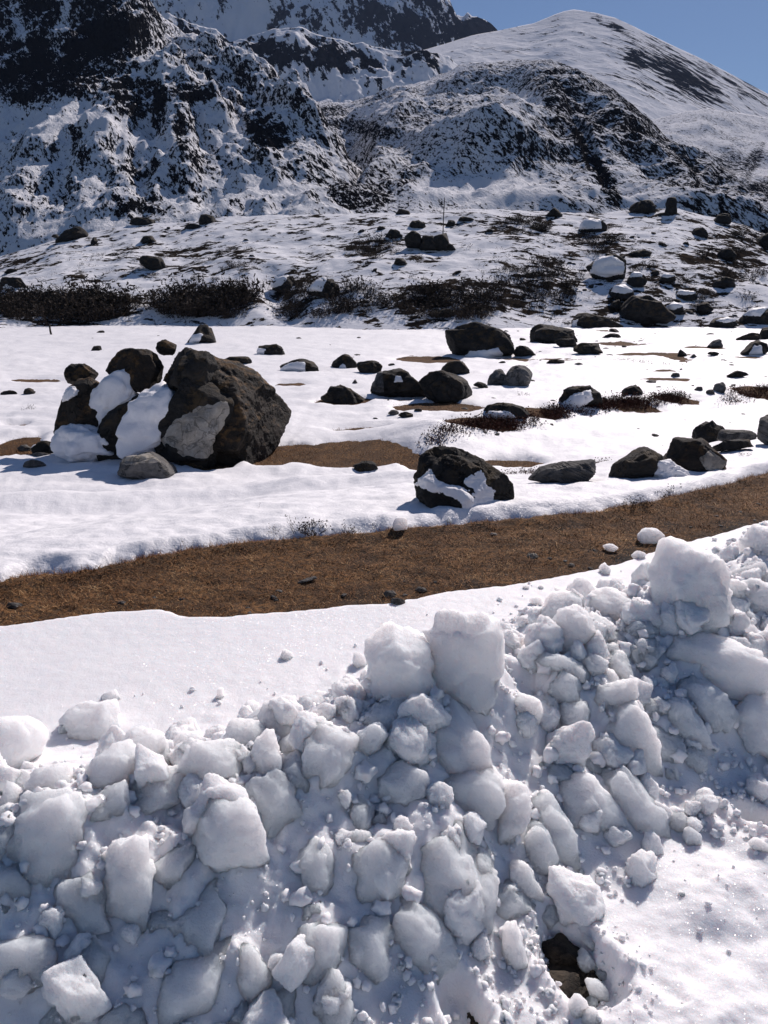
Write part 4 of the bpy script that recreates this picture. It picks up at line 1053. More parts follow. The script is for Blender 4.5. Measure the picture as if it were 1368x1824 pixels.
# fine scrub over the hill: nobody could count it
SC = [twig_mesh('s', 9, 1.0, 1.0, None, .9, 500 + i, leafy=.5, seg=2, width=0.05) for i in range(4)]
V = []; F = []; k = 0; Rs = np.random.default_rng(66)
gx = Rs.uniform(-.62, .62, 5200); gy = 60 + 46 * Rs.random(5200); gx = gx * gy
dn = n2(gx, gy, 7.0, 91, 3) + 0.25 * (gx > 8) - 0.35 * smooth(75, 104, gy)
gx, gy = gx[dn > 0.02], gy[dn > 0.02]; gz = hill_z(gx, gy)
for x, y, z in zip(gx[:700], gy[:700], gz[:700]):
    v, fc = SC[int(Rs.integers(0, 4))]; an = Rs.uniform(0, 6.28); sc_ = Rs.uniform(.12, .42)
    M = np.array([[math.cos(an), -math.sin(an), 0], [math.sin(an), math.cos(an), 0], [0, 0, .8]])
    V.append((v * sc_) @ M.T + np.array([x, y, z])); F.append(fc + k); k += len(v)
tag(link_mesh('scrub', np.concatenate(V), np.concatenate(F), M_SHRUB, smooth_shade=False), 'fine low scrub and twigs scattered over the snowy hill', 'scrub', kind='stuff')

# ------------------------------------------------------------------ grass of the verge
def grass(name, pts, hmin, hmax, lean, width, seed, label):
    R = np.random.default_rng(seed); n = len(pts)
    an = R.uniform(0, 6.283, n); L = R.uniform(hmin, hmax, n) * (1 + 0.8 * np.clip(n2(pts[:, 0], pts[:, 1], 0.12, 83, 2), -.6, 1)); le = R.uniform(lean[0], lean[1], n)
    d = np.stack([np.cos(an) * np.sin(le), np.sin(an) * np.sin(le), np.cos(le)], 1)
    s = np.stack([-np.sin(an), np.cos(an), np.zeros(n)], 1) * (width * R.uniform(.6, 1.3, n))[:, None]
    mid = pts + d * (L * .55)[:, None]; tip = pts + d * L[:, None]; tip[:, 2] -= L * 0.25 * np.sin(le)
    V = np.stack([pts - s, pts + s, mid + s * .7, mid - s * .7, tip], 1).reshape(-1, 3)
    b = np.arange(n)[:, None] * 5
    F = np.concatenate([b + [0, 1, 2], b + [0, 2, 3], b + [3, 2, 4]])
    o = link_mesh(name, V, F, M_GRASS, smooth_shade=False)
    tone = np.clip(0.40 + 0.7 * n2(pts[:, 0], pts[:, 1], 0.22, 80, 4, 0.65) + R.normal(0, .2, n), 0, 1)
    attr(o, 'tone', np.repeat(tone, 5))
    tag(o, label, 'grass', kind='stuff')
R2 = np.random.default_rng(9)
n = 88000
x = R2.uniform(-2.6, 4.6, n); f = R2.random(n); y = y1(x) - 0.03 + f * (y2(x) + 0.10 - y1(x) + 0.03)
keep = np.abs(x) < 0.58 * y + .3
x, y = x[keep], y[keep]
dens = 0.62 + 0.9 * n2(x, y, 0.4, 81, 3) + 0.35 * (y - y1(x) > 0.3) - 0.5 * smooth(0.5, 0.0, y - y1(x)) * smooth(0.0, 1.2, x)
keep = R2.random(len(x)) < np.clip(dens, .04, 1)
x, y = x[keep], y[keep]
grass('grass', np.stack([x, y, soil_z(x, y) - 0.003], 1), .012, .048, (0.75, 1.55), .0018, 10, 'short dry brown grass covering the verge between the two snow sheets')
# longer fringe along the upper edge
n = 9000; x = R2.uniform(-2.6, 4.6, n); y = y2(x) + R2.normal(0.0, .045, n)
k = n2(x, y, .3, 82, 3) > -0.05; x, y = x[k], y[k]
grass('grass', np.stack([x, y, soil_z(x, y) - 0.003], 1), .02, .07, (0.4, 1.4), .0013, 11, 'longer dry grass fringe along the upper edge of the verge')
xs, ys_ = [], []
for wx, wy, rx, ry, am in PATCH:
    if wy > 22: continue
    m = int(3500 * min(1.6, rx * ry * 1.2 + .2)); a = R2.uniform(0, 6.283, m); q = np.sqrt(R2.random(m)) * 1.15
    xs.append(wx + rx * q * np.cos(a)); ys_.append(wy + ry * q * np.sin(a))
x = np.concatenate(xs); y = np.concatenate(ys_); k = snow_thickness(x, y) < 0.02; x, y = x[k], y[k]
grass('grass', np.stack([x, y, soil_z(x, y) - 0.003], 1), .02, .06, (0.4, 1.4), .0022, 12, 'dry brown grass on the bare patches of the meadow')

def tuft(label, px, py, hpx, mat, n=26, spread=.6, r=.35, leafy=.8, group=None, name='tuft', width=.03, cat='plant'):
    p = hit(px, py); V, F = twig_mesh(name, n, 1.0, spread, mat, r, int(px * 7 + py), leafy=leafy, seg=3, width=width)
    h = hpx * depth_of(p) / FPX
    o = link_mesh(name, V * h, F, mat, smooth_shade=False); o.location = (p[0], p[1], p[2] - 0.005)
    tag(o, label, cat, group)
tuft('dark bushy dry plant tuft on the upper edge of the verge', 558, 948, 22, M_DARKTUFT, 60, .9, .8)
tuft('smaller dark dry plant tuft right of the bushy one on the verge', 618, 948, 15, M_DARKTUFT, 36, .9, .8)
tuft('pale thin dry stalks left of the bushy dark tuft', 531, 946, 32, M_STALK, 7, .35, .3, .9, width=.012)
tuft('pale dry seed heads at the verge edge, left of the thin stalks', 492, 950, 15, M_STALK, 14, .7, .4, .95, width=.02)
tuft('thin dry weeds at the upper edge where the turf narrows, left', 330, 972, 16, M_STALK, 9, .5, .3, .9, width=.014)
tuft('pale thin weeds right of the small dark tuft', 660, 945, 20, M_STALK, 8, .5, .5, .6, width=.013)
tuft('dark dry plant on the snow edge left of the turf mound at right', 1192, 884, 18, M_DARKTUFT, 34, .9, .9)
tuft('brown dry tuft on the verge edge below the low grey boulder', 1132, 902, 17, M_DARKTUFT, 40, .8, 1.1)
tuft('small dark tuft alone on snow at right edge below slabs', 1327, 811, 8, M_DARKTUFT, 24, .9, 1.1)
tuft('small dark tuft alone on snow before the heather mats', 930, 704, 7, M_DARKTUFT, 24, .9, 1.2)
tuft('small dry tuft alone on the left snow behind the loose stones', 50, 729, 7, M_DARKTUFT, 24, .9, 1.6)
tuft('faint dry stalk alone on smooth snow below the huge boulder', 462, 905, 11, M_STALK, 4, .3, .2, .6, width=.012)

VS = 'stones lying in the verge turf'
rock('stone', 'flat grey stone at the left end of the brown verge', 'stone', C5, [(14, 668), (25, 652), (55, 652), (74, 664), (50, 674)], M_STONE, group=VS, up=1.2)
rock('stone', 'grey stone at the lower edge of the verge, upper of two', 'stone', C6, [(28, 632), (38, 612), (62, 610), (74, 628), (50, 638)], M_STONE, group=VS)
rock('stone', 'flat grey stone at the lower verge edge, lower of two', 'stone', C6, [(50, 652), (62, 636), (95, 640), (108, 654), (80, 660)], M_STONE, group=VS)
rock('stone', 'dark small stone right of the two at the lower verge edge', 'stone', C6, [(140, 610), (152, 598), (172, 600), (180, 612), (160, 618)], M_STONE, group=VS)
rock('stone', 'pale small stone in the brown turf below the snow chunk, middle', 'stone', C6, [(530, 494), (540, 479), (560, 482), (568, 494), (550, 500)], M_ROCKP, group=VS)
rock('stone', 'pale flat pebble in the verge, left of the pale middle one', 'stone', C6, [(398, 418), (405, 408), (424, 410), (430, 418)], M_ROCKP, group=VS)
rock('stone', 'light pebble on dark mud near the snow edge', 'stone', C6, [(672, 525), (680, 512), (694, 518), (692, 530)], M_ROCKP, group=VS)
rock('stone', 'long flat grey stone lying in the middle of the left turf', 'stone', C5, [(1020, 583), (1060, 570), (1100, 562), (1104, 568), (1060, 580)], M_STONE, group=VS)
PB = rock('stone', 'pebble half sunk in the dark mud of the verge', 'stone', C6, [(600, 500), (605, 494), (616, 495), (618, 501), (608, 504)], M_STONE, group='pebbles in the verge mud', sub=2)
for i in range(70):
    x_ = R_.uniform(-1.5, 4.0) if i % 3 else R_.uniform(.8, 3.5); yy = float(y1(x_)) + R_.uniform(.02, .6) ** 1.5
    if yy > y2(x_) - .1: continue
    z_ = float(soil_z(np.array([x_]), np.array([yy]))[0])
    copy_obj(PB, (x_, yy, z_ + .002), R_.uniform(0, 6), R_.uniform(.4, 1.5), R_.uniform(.5, 1))
# ------------------------------------------------------------------ the heap of broken snow blocks
R1 = (0, 1140, 2.667); R2_ = (440, 1060, 2.3875); R3 = (888, 1140, 2.667); R4 = (888, 900, 2.85)
HEAP = 'broken snow blocks of the ploughed heap'
def blk(label, reg, poly, **k):
    k.setdefault('base', 0.18); k.setdefault('thick', 0.9); k.setdefault('p', 24); k.setdefault('chips', 2); k.setdefault('tilt', .65); k.setdefault('ncut', 5); k.setdefault('core', .8); k.setdefault('patchy', .16)
    big_ = label.split()
    return place_body('snow_block', label, 'snow block', to_px(poly, reg), k.pop('mat', M_BLOCK), HEAP, **k)
# left part
blk('rounded snow block cut off by the left edge, highest one there', R1, [(-60, 380), (40, 360), (110, 375), (177, 430), (150, 505), (100, 560), (60, 640), (-60, 670)])
blk('mushroom shaped block standing on smooth snow at upper left, with a dark shadow under it', R1, [(295, 368), (400, 283), (510, 278), (556, 340), (558, 420), (512, 478), (378, 480), (318, 410)], thick=1.0)
blk('small block peeping out behind the mushroom shaped block', R1, [(473, 265), (545, 238), (570, 280), (552, 305), (490, 300)])
blk('tiny lump left of the mushroom shaped block', R1, [(276, 410), (320, 403), (326, 447), (284, 452)])
blk('smooth rounded block with grey top, right of the mushroom shaped block', R1, [(570, 502), (608, 440), (690, 413), (752, 445), (772, 500), (742, 570), (680, 615), (635, 595), (588, 540)])
blk('small pointed lump in front of the smooth grey topped block', R1, [(688, 612), (728, 520), (765, 498), (802, 530), (808, 608), (740, 630)])
blk('large bright humped block below the smooth grey topped one', R1, [(365, 745), (438, 580), (520, 522), (592, 533), (645, 590), (660, 665), (600, 700), (500, 740), (400, 768)], thick=1.0)
blk('block with flat sloping top left of the large bright humped one', R1, [(115, 765), (133, 650), (178, 612), (312, 585), (335, 630), (364, 690), (342, 745), (240, 780)])
blk('big shaded block with two knobs on top at far left of the heap', R1, [(92, 825), (180, 742), (317, 712), (384, 790), (395, 900), (442, 1000), (385, 1125), (240, 1240), (115, 1180), (78, 1020)], thick=1.0)
blk('knob on the left shoulder of the big shaded block', R1, [(92, 850), (120, 795), (175, 780), (215, 810), (205, 870), (150, 885)], base=.3, push=-.6)
blk('long slab right of the big two knobbed block', R1, [(383, 800), (460, 748), (602, 688), (614, 790), (560, 855), (400, 895)])
blk('wide slab with dark front face in the left centre', R1, [(602, 690), (680, 638), (872, 607), (898, 690), (872, 765), (740, 838), (598, 820)])
blk('broad pale block with flat top between smaller ones', R1, [(888, 590), (903, 520), (990, 478), (1060, 486), (1193, 528), (1163, 600), (1080, 655), (960, 745), (888, 685)])
blk('low lump behind the broad pale flat topped block', R1, [(818, 482), (860, 438), (942, 443), (963, 490), (900, 535), (828, 532)])
blk('grey lump behind and right of the broad pale block', R1, [(1056, 452), (1090, 388), (1152, 388), (1243, 450), (1190, 525), (1078, 502)])
blk('small cube at the back edge right of the grey lump', R1, [(1153, 332), (1170, 296), (1217, 298), (1217, 352), (1180, 365)])
blk('dark triangular chip under the broad pale block', R1, [(962, 748), (1065, 632), (1113, 700), (1123, 775), (1000, 775)])
blk('whole rounded angular block sitting on top at left centre, dirt spot on its right corner', R1, [(918, 862), (948, 800), (1060, 757), (1152, 778), (1208, 840), (1218, 920), (1261, 985), (1243, 1052), (1170, 1095), (1090, 1090), (958, 1052), (936, 960)], thick=1.0, base=.1, push=.1, up=.8)
blk('tall fang shaped slab standing upright in the left foreground', R1, [(440, 1210), (478, 1060), (510, 1008), (600, 928), (690, 880), (728, 930), (718, 1090), (692, 1305), (560, 1400), (470, 1300)], thick=0.6)
blk('crumbly base slab leaning against the tall fang', R1, [(228, 1295), (290, 1178), (420, 1115), (482, 1290), (562, 1395), (430, 1445)], thick=.7)
blk('bright triangular slab between the fang and the whole rounded block', R1, [(695, 1240), (708, 1130), (790, 1018), (905, 928), (928, 960), (895, 1080), (882, 1185), (740, 1265)], thick=.6)
blk('shaded overhanging slab below the whole rounded block', R1, [(685, 1292), (880, 1208), (1042, 1178), (1113, 1280), (1083, 1405), (980, 1470), (760, 1450), (675, 1360)])
blk('long low block in the lower left corner region', R1, [(-60, 1440), (120, 1395), (200, 1398), (333, 1460), (302, 1565), (200, 1630), (60, 1730), (-60, 1720)], thick=1.0)
blk('triangular slab rising at the bottom left edge', R1, [(232, 1690), (300, 1598), (400, 1488), (492, 1432), (504, 1520), (440, 1640), (430, 1860), (222, 1860)], thick=.7)
blk('rounded lump at the bottom right of the triangular slab', R1, [(435, 1850), (498, 1790), (600, 1732), (692, 1780), (722, 1850), (580, 1870)])
blk('mauve shaded block at the bottom, left of the rounded pillar', R1, [(755, 1650), (800, 1515), (960, 1475), (1062, 1475), (1064, 1560), (1030, 1710), (1045, 1805), (830, 1840), (745, 1745)], thick=1.0)
blk('rounded pillar at the bottom beside the mauve shaded block', R1, [(1128, 1565), (1150, 1478), (1200, 1465), (1252, 1540), (1285, 1650), (1210, 1740), (1115, 1710)])
blk('small cone at the bottom edge below the rounded pillar', R1, [(1060, 1850), (1108, 1750), (1150, 1712), (1188, 1780), (1185, 1850)])
blk('soft shaded block in the lower left below the two knobbed one', R1, [(-60, 1105), (80, 1065), (142, 1170), (255, 1232), (185, 1300), (20, 1325), (-60, 1300)], thick=1.0)
blk('bright lump at the left edge beside the two knobbed block', R1, [(-50, 930), (60, 848), (107, 870), (97, 960), (60, 1070), (-50, 1100)])
blk('small bright lump left of the flat sloping topped block', R1, [(3, 752), (30, 693), (80, 718), (112, 780), (40, 835), (3, 805)])
blk('round lump at the left edge below the rounded edge block', R1, [(-40, 830), (10, 790), (70, 800), (90, 850), (40, 880), (-40, 880)])
# centre
blk('left block of the twin upright blocks at the back of the heap', R2_, [(521, 300), (545, 215), (630, 180), (720, 165), (787, 195), (800, 320), (795, 430), (700, 495), (600, 465), (543, 390)], thick=.9, base=.05)
blk('right and taller block of the twin upright blocks', R2_, [(790, 120), (825, 55), (900, 48), (1002, 50), (1052, 90), (1075, 220), (1088, 425), (1012, 540), (920, 510), (815, 490), (800, 300)], thick=.8, base=.05)
blk('blue shaded block leaning right under the taller twin block', R2_, [(748, 562), (768, 508), (850, 483), (932, 488), (1003, 570), (1025, 680), (1030, 800), (960, 880), (860, 880), (790, 840), (772, 700)], thick=.8, base=.2)
blk('bright curved rim block below the blue shaded one', R2_, [(775, 790), (880, 760), (960, 800), (1040, 732), (1098, 800), (1093, 860), (962, 970), (860, 945), (798, 900)], thick=.6, base=.2, push=.0)
blk('rounded slab at the foot of the left twin block', R2_, [(498, 548), (540, 493), (610, 466), (662, 503), (658, 560), (600, 595), (530, 575)])
blk('small dark tilted chip at the left foot of the twin blocks', R2_, [(518, 472), (545, 438), (569, 465), (562, 495), (530, 500)])
blk('small tooth under the gap of the twin blocks', R2_, [(698, 522), (760, 455), (792, 480), (762, 535), (713, 565)])
blk('sloping slab right of the grey sided cube', R2_, [(465, 605), (540, 538), (592, 553), (603, 600), (530, 690), (458, 750)])
blk('large blocky cube with grey right face in the upper centre', R2_, [(220, 642), (250, 578), (370, 562), (463, 568), (471, 660), (452, 745), (400, 822), (328, 828), (228, 725)], thick=.9)
blk('flat bright chip left of the large blocky cube', R2_, [(123, 617), (170, 607), (228, 630), (228, 695), (150, 705)])
blk('rounded block at the back edge left of the blocky cube', R2_, [(20, 562), (50, 478), (120, 438), (182, 458), (223, 530), (228, 615), (120, 610), (58, 602)])
blk('grey pointed fang right of the broad pale block', R2_, [(2, 750), (30, 648), (80, 586), (133, 625), (143, 725), (90, 788), (18, 798)], thick=.7)
blk('wide bright block below the grey pointed fang', R2_, [(2, 812), (60, 768), (150, 778), (203, 830), (235, 905), (182, 980), (110, 1012), (38, 965), (6, 880)])
blk('crumbly block beside the wide bright block', R2_, [(138, 722), (200, 688), (268, 770), (263, 845), (200, 858), (148, 792)])
blk('bright crumbly cluster left of the blue shaded block', R2_, [(538, 692), (600, 617), (680, 597), (743, 640), (748, 715), (680, 748), (588, 722)])
blk('shaded knob with crumbs under the bright crumbly cluster', R2_, [(548, 832), (590, 738), (660, 717), (743, 760), (753, 835), (700, 898), (600, 940), (543, 885)])
blk('small upright lump in the shaded centre hollow', R2_, [(422, 955), (460, 882), (512, 888), (528, 955), (510, 1018), (438, 1028)])
blk('small crumb lump right of the upright one in the hollow', R2_, [(528, 955), (560, 917), (593, 940), (593, 995), (543, 1008)])
blk('low lump under the upright one in the hollow', R2_, [(398, 1002), (522, 1008), (535, 1065), (480, 1110), (425, 1080)])
blk('narrow fang left of the wide shaded block', R2_, [(712, 942), (730, 862), (772, 888), (828, 970), (790, 1000), (738, 966)])
blk('blunt upright block in the centre shadow', R2_, [(213, 1168), (248, 1088), (290, 1047), (343, 1080), (374, 1140), (384, 1240), (300, 1322), (248, 1278)])
blk('big tilted block with rounded left edge in the centre', R2_, [(408, 1245), (438, 1170), (520, 1088), (590, 1006), (663, 1017), (689, 1100), (662, 1240), (590, 1352), (498, 1340)], thick=.9)
blk('wide dark shaded block right of the big tilted one', R2_, [(675, 1260), (688, 1048), (780, 995), (882, 1005), (935, 1080), (1062, 1200), (1075, 1340), (1012, 1405), (880, 1392), (715, 1318)], thick=1.0)
blk('bright cap lying on the right end of the wide shaded block', R2_, [(922, 1192), (940, 1118), (992, 1127), (1053, 1190), (1068, 1300), (1000, 1300), (948, 1242)], thick=.7, push=-.5)
blk('left half of the long split block in the bottom centre', R2_, [(110, 1590), (190, 1478), (320, 1382), (422, 1398), (424, 1565), (330, 1665), (175, 1660)], thick=1.0)
blk('right half of the long split block in the bottom centre', R2_, [(385, 1410), (510, 1372), (602, 1366), (628, 1420), (593, 1525), (520, 1612), (415, 1570)], thick=1.0)
blk('rounded nose block right of the long split block', R2_, [(607, 1395), (638, 1318), (740, 1328), (802, 1400), (899, 1480), (884, 1535), (770, 1580), (655, 1560)], thick=1.0)
blk('pointed spear block at the bottom edge, centre left', R2_, [(270, 1765), (310, 1655), (358, 1578), (423, 1690), (456, 1790), (445, 1860), (280, 1860)], thick=.7)
blk('low lump at the bottom left of the pointed spear', R2_, [(55, 1800), (130, 1697), (188, 1720), (200, 1800), (180, 1850), (55, 1850)])
blk('soft low block left of the long split block', R2_, [(175, 1400), (230, 1296), (315, 1306), (315, 1375), (230, 1455)])
# right of centre
blk('tall narrow slab in the right centre', R3, [(-20, 930), (0, 800), (40, 678), (122, 677), (141, 720), (102, 905), (40, 1055), (-10, 1060)], thick=.8)
blk('narrow leaning slab right of the tall narrow one', R3, [(118, 902), (150, 857), (202, 878), (243, 960), (288, 1085), (272, 1132), (178, 1098), (128, 1000)], thick=.8)
blk('rounded grey block behind the narrow leaning slab', R3, [(183, 812), (240, 762), (302, 798), (343, 880), (354, 985), (312, 1050), (248, 1010), (198, 882)])
blk('big block with pitted top left of the long leaning slab', R3, [(278, 722), (340, 668), (440, 652), (512, 730), (563, 810), (594, 905), (520, 938), (368, 958), (326, 850)], thick=.9)
blk('long slab leaning down to the right above a dark shadow', R3, [(500, 652), (540, 607), (602, 622), (683, 710), (803, 850), (829, 925), (760, 960), (600, 938), (556, 800)], thick=.7)
blk('crumbly lump above the big pitted block', R3, [(196, 602), (260, 582), (383, 640), (353, 695), (290, 708), (196, 655)])
blk('cut block with square top in the right centre', R3, [(262, 532), (290, 472), (352, 452), (393, 540), (404, 605), (300, 618), (262, 585)])
blk('rounded block right of the square topped cut one', R3, [(386, 562), (430, 537), (492, 588), (509, 642), (450, 680), (386, 625)])
blk('tall pale slab with dark top edge on the right slope', R3, [(473, 378), (550, 300), (640, 278), (693, 340), (694, 440), (750, 640), (700, 672), (598, 650), (508, 500)], thick=.7)
blk('smooth flat cap block lying over the tall pale slab', R3, [(422, 278), (450, 233), (540, 207), (632, 185), (666, 265), (602, 290), (500, 352), (426, 304)], thick=.8, push=.0)
blk('slab right behind the tall pale slab', R3, [(656, 292), (720, 267), (774, 340), (786, 408), (720, 400)])
blk('rounded lit block with long slope right of the tall pale slab', R3, [(767, 302), (800, 237), (862, 242), (908, 320), (940, 390), (985, 478), (940, 498), (820, 448), (766, 392)], thick=.9)
blk('triangular block at the foot of the rounded lit one', R3, [(707, 472), (713, 396), (790, 447), (863, 488), (894, 560), (850, 612), (748, 568)])
blk('rounded shaded lump right of the triangular block', R3, [(868, 572), (900, 497), (983, 528), (985, 605), (910, 638)])
blk('blue shaded slab under the giant block, left of the right edge', R3, [(876, 252), (910, 182), (962, 177), (1013, 240), (1114, 360), (1093, 425), (990, 480), (916, 352)], thick=.8)
blk('blue shaded long block at the right edge, lit on its right side', R3, [(1095, 402), (1200, 286), (1290, 266), (1340, 300), (1330, 620), (1230, 590), (1145, 475)], thick=.9)
blk('small upright lump left of the twin knobbed lump', R3, [(197, 372), (215, 286), (260, 272), (288, 330), (252, 418)])
blk('lump with two knobs right of the taller twin block', R3, [(302, 395), (320, 302), (392, 297), (434, 350), (424, 428), (338, 458)])
blk('shaded rounded lump just right of the taller twin block', R3, [(-10, 335), (60, 277), (152, 267), (199, 330), (184, 398), (60, 390)])
blk('broken ledge with sharp edge above the two knobbed lump', R3, [(225, 240), (310, 147), (383, 208), (404, 295), (330, 278), (262, 290)])
blk('thin tilted slab on the bright upper slope', R3, [(172, 102), (210, 48), (332, 88), (434, 150), (404, 206), (318, 154), (236, 136)], thick=.7)
blk('small rounded block high on the bright right slope', R3, [(512, 92), (560, 57), (623, 120), (643, 174), (590, 196), (527, 142)])
blk('small square block above the small rounded one', R3, [(487, 62), (510, 12), (572, 18), (578, 68), (518, 84)])
blk('small lump on the slope above the smooth cap block', R3, [(466, 203), (510, 147), (563, 168), (564, 224), (478, 232)])
blk('crumbly mound left of the giant block base', R3, [(606, 82), (660, 27), (752, 16), (774, 70), (702, 156), (626, 133)])
blk('low lump at the front foot of the heap, right of the wide shaded block', R3, [(52, 1082), (130, 1061), (184, 1170), (184, 1238), (100, 1248), (56, 1162)])
blk('rounded foot block at the front right below the low lump', R3, [(-10, 1182), (60, 1166), (163, 1250), (174, 1338), (60, 1340), (-10, 1300)])
blk('narrow lit block at the front foot beside the bottom shadow', R3, [(46, 1382), (80, 1346), (114, 1430), (129, 1545), (90, 1612), (46, 1575)])
blk('crumb block at the front foot right of the rounded foot block', R3, [(177, 1312), (220, 1257), (289, 1246), (289, 1315), (210, 1368)])
blk('cube lying on flat snow at the right end of the long leaning slab', R3, [(802, 832), (902, 817), (908, 895), (840, 922), (796, 893)], thick=1.0)
# right end
blk('giant boulder like block, the largest, standing on the right end of the heap', R4, [(795, 375), (800, 305), (905, 240), (1000, 226), (1090, 280), (1138, 355), (1180, 480), (1188, 562), (1115, 640), (960, 660), (850, 640), (830, 540), (795, 482)], thick=.9, base=.02, push=.3)
blk('wide shaded block carrying the giant block', R4, [(815, 745), (880, 648), (1050, 665), (1200, 636), (1264, 720), (1305, 855), (1250, 970), (1100, 970), (950, 908), (825, 866)], thick=.8)
blk('tall block at the right edge beyond the shaded carrier', R4, [(1286, 785), (1318, 648), (1380, 596), (1460, 620), (1460, 890), (1325, 880)], thick=.8)
blk('lump behind the right shoulder of the giant block', R4, [(1172, 382), (1215, 366), (1254, 420), (1243, 485), (1198, 520)])
blk('large bright block right of the giant block', R4, [(1208, 535), (1240, 427), (1290, 396), (1400, 416), (1400, 570), (1265, 582)])
blk('upright block on the skyline of the heap at the upper right corner', R4, [(1252, 275), (1256, 157), (1290, 106), (1420, 78), (1440, 305), (1288, 308)])
blk('flat low block behind the giant block at right', R4, [(1195, 395), (1250, 317), (1343, 296), (1369, 340), (1290, 388)])
blk('small flat block in front of the skyline block at right', R4, [(1282, 382), (1310, 342), (1420, 342), (1420, 410), (1328, 406)])
blk('large rounded block in the upper right group', R4, [(262, 695), (273, 588), (330, 527), (422, 516), (474, 580), (444, 700), (358, 750)])
blk('rounded block behind the large rounded one of the upper right group', R4, [(226, 574), (270, 497), (350, 457), (418, 477), (414, 526), (268, 596)])
blk('block with a crooked top at the back of the upper right group', R4, [(352, 432), (358, 397), (440, 371), (499, 430), (474, 526), (418, 506)])
blk('small lump left of the crooked topped block', R4, [(296, 454), (340, 421), (404, 442), (414, 486), (308, 488)])
blk('small two humped block at the back edge near the turf', R4, [(501, 445), (518, 382), (570, 367), (614, 430), (603, 466), (508, 468)])
blk('broad rounded block below the two humped one', R4, [(466, 545), (488, 477), (570, 446), (684, 487), (714, 560), (602, 608), (486, 598)])
blk('tilted slab below the broad rounded block', R4, [(436, 666), (448, 607), (570, 571), (609, 610), (544, 690), (448, 710)])
blk('bright lump left of the giant block', R4, [(636, 622), (680, 586), (794, 586), (804, 655), (720, 700), (646, 686)])
blk('small pale lump between slab and bright lump', R4, [(496, 716), (570, 641), (644, 676), (654, 726), (558, 750)])
blk('bright crumbly lump at the left foot of the giant block', R4, [(646, 765), (700, 686), (752, 666), (804, 730), (784, 806), (688, 858)])
blk('small grey block at the left end of the upper right group', R4, [(176, 660), (220, 591), (274, 586), (269, 685), (218, 696)])
blk('tiny flat lump left of the upper right group', R4, [(160, 478), (200, 463), (224, 490), (190, 518)])
blk('small cube standing apart behind the upper right group', R4, [(630, 432), (680, 410), (694, 472), (648, 478)])
blk('pale lump right of the thin tilted slab', R4, [(430, 775), (470, 751), (564, 800), (534, 878), (446, 858)])
blk('low lump tucked left of the giant block', R4, [(706, 544), (740, 506), (804, 538), (794, 586), (738, 586)])
blk('blue shaded round block below the carrier block', R4, [(815, 815), (900, 776), (984, 776), (1014, 852), (900, 880)])
# packed snow between the blocks: the heap's surface rises round each of them
_fb = []
for o in COL.objects:
    if o.name.startswith('snow_block'):
        dm = o.dimensions; _fb.append((o.location.x, o.location.y + .02, 0.5 * (dm.x * dm.y * dm.z) ** (1 / 3)))
_fb = np.array(_fb)
def FILLET(x, y):
    sh = np.shape(x); x = np.ravel(x); y = np.ravel(y); out = np.zeros(len(x))
    for bx, by, r in _fb:
        k_ = np.abs(x - bx) < 2.6 * r
        q = ((x[k_] - bx) ** 2 + (y[k_] - by) ** 2) / (1.25 * r) ** 2
        out[k_] = np.maximum(out[k_], 0.62 * r * np.exp(-q))
    t_ = heap_t(x, y)
    out = out * smooth(-0.02, 0.25, t_) * smooth(1.0, .7, t_)
    return (out * (1 + .45 * n2(x, y, 0.07, 25, 4, 0.6))).reshape(sh)
SINK = 0.02
co_ = np.empty(len(bank.data.vertices) * 3, np.float32); bank.data.vertices.foreach_get('co', co_); co_ = co_.reshape(-1, 3)
co_[:, 2] = bank_z(co_[:, 0].astype(float), co_[:, 1].astype(float)); bank.data.vertices.foreach_set('co', co_.ravel()); bank.data.update()
# loose pieces
LS = 'snow lumps lying loose on smooth snow or turf'
def loose(label, reg, poly, **k):
    k.setdefault('base', .08); k.setdefault('push', .3)
    return place_body('snow_lump', label, 'snow lump', to_px(poly, reg), M_BLOCK, LS, p=12, chips=2, thick=.9, **k)
loose('white faceted snow lump lying on the brown turf at right', R4, [(703, 152), (740, 106), (812, 128), (838, 156), (800, 196), (728, 197)], sub=4)
loose('oval snow lump on the turf, left of the faceted lump', R4, [(536, 210), (570, 196), (604, 220), (580, 238), (543, 228)])
loose('snow lump at the turf edge below the faceted one', R4, [(683, 252), (710, 231), (757, 250), (698, 270)])
loose('small snow lump at the turf edge right of the faceted one', R4, [(822, 220), (835, 198), (880, 215), (850, 232)])
loose('pointed snow lump right at the snow edge beside the turf', R4, [(513, 322), (540, 288), (567, 330), (560, 350), (518, 342)])
loose('small round snow lump on smooth snow, left one of the tiny pair near the turf', R4, [(126, 412), (140, 400), (158, 410), (152, 426), (130, 425)])
loose('small round snow lump on smooth snow, right one of the tiny pair near the turf', R4, [(204, 412), (216, 400), (230, 410), (226, 424), (208, 424)])
loose('two lobed snow lump alone on the smooth snow near the turf', R2_, [(140, 262), (150, 224), (192, 250), (195, 273), (150, 276)])
loose('stacked looking snow lump left of the twin blocks', R2_, [(446, 282), (455, 230), (502, 265), (509, 302), (470, 306)])
loose('egg shaped snow lump below the stacked looking one', R2_, [(404, 382), (414, 338), (452, 344), (454, 387)])
loose('tiny snow crumb left of the egg shaped lump', R2_, [(374, 388), (380, 374), (392, 378), (390, 394)])
loose('small snow lump on smooth snow right of the twin blocks', R2_, [(1056, 148), (1062, 116), (1092, 122), (1092, 152)])
loose('small dark sided snow chip alone on the left smooth snow', R1, [(1025, 284), (1035, 230), (1057, 234), (1057, 276)])
loose('small cube on flat snow, right of the larger cube', R3, [(882, 932), (910, 887), (958, 928), (958, 973), (888, 968)])
loose('round lump at the right edge beside the shadow', R3, [(1192, 972), (1230, 938), (1278, 975), (1272, 1003), (1208, 993)])
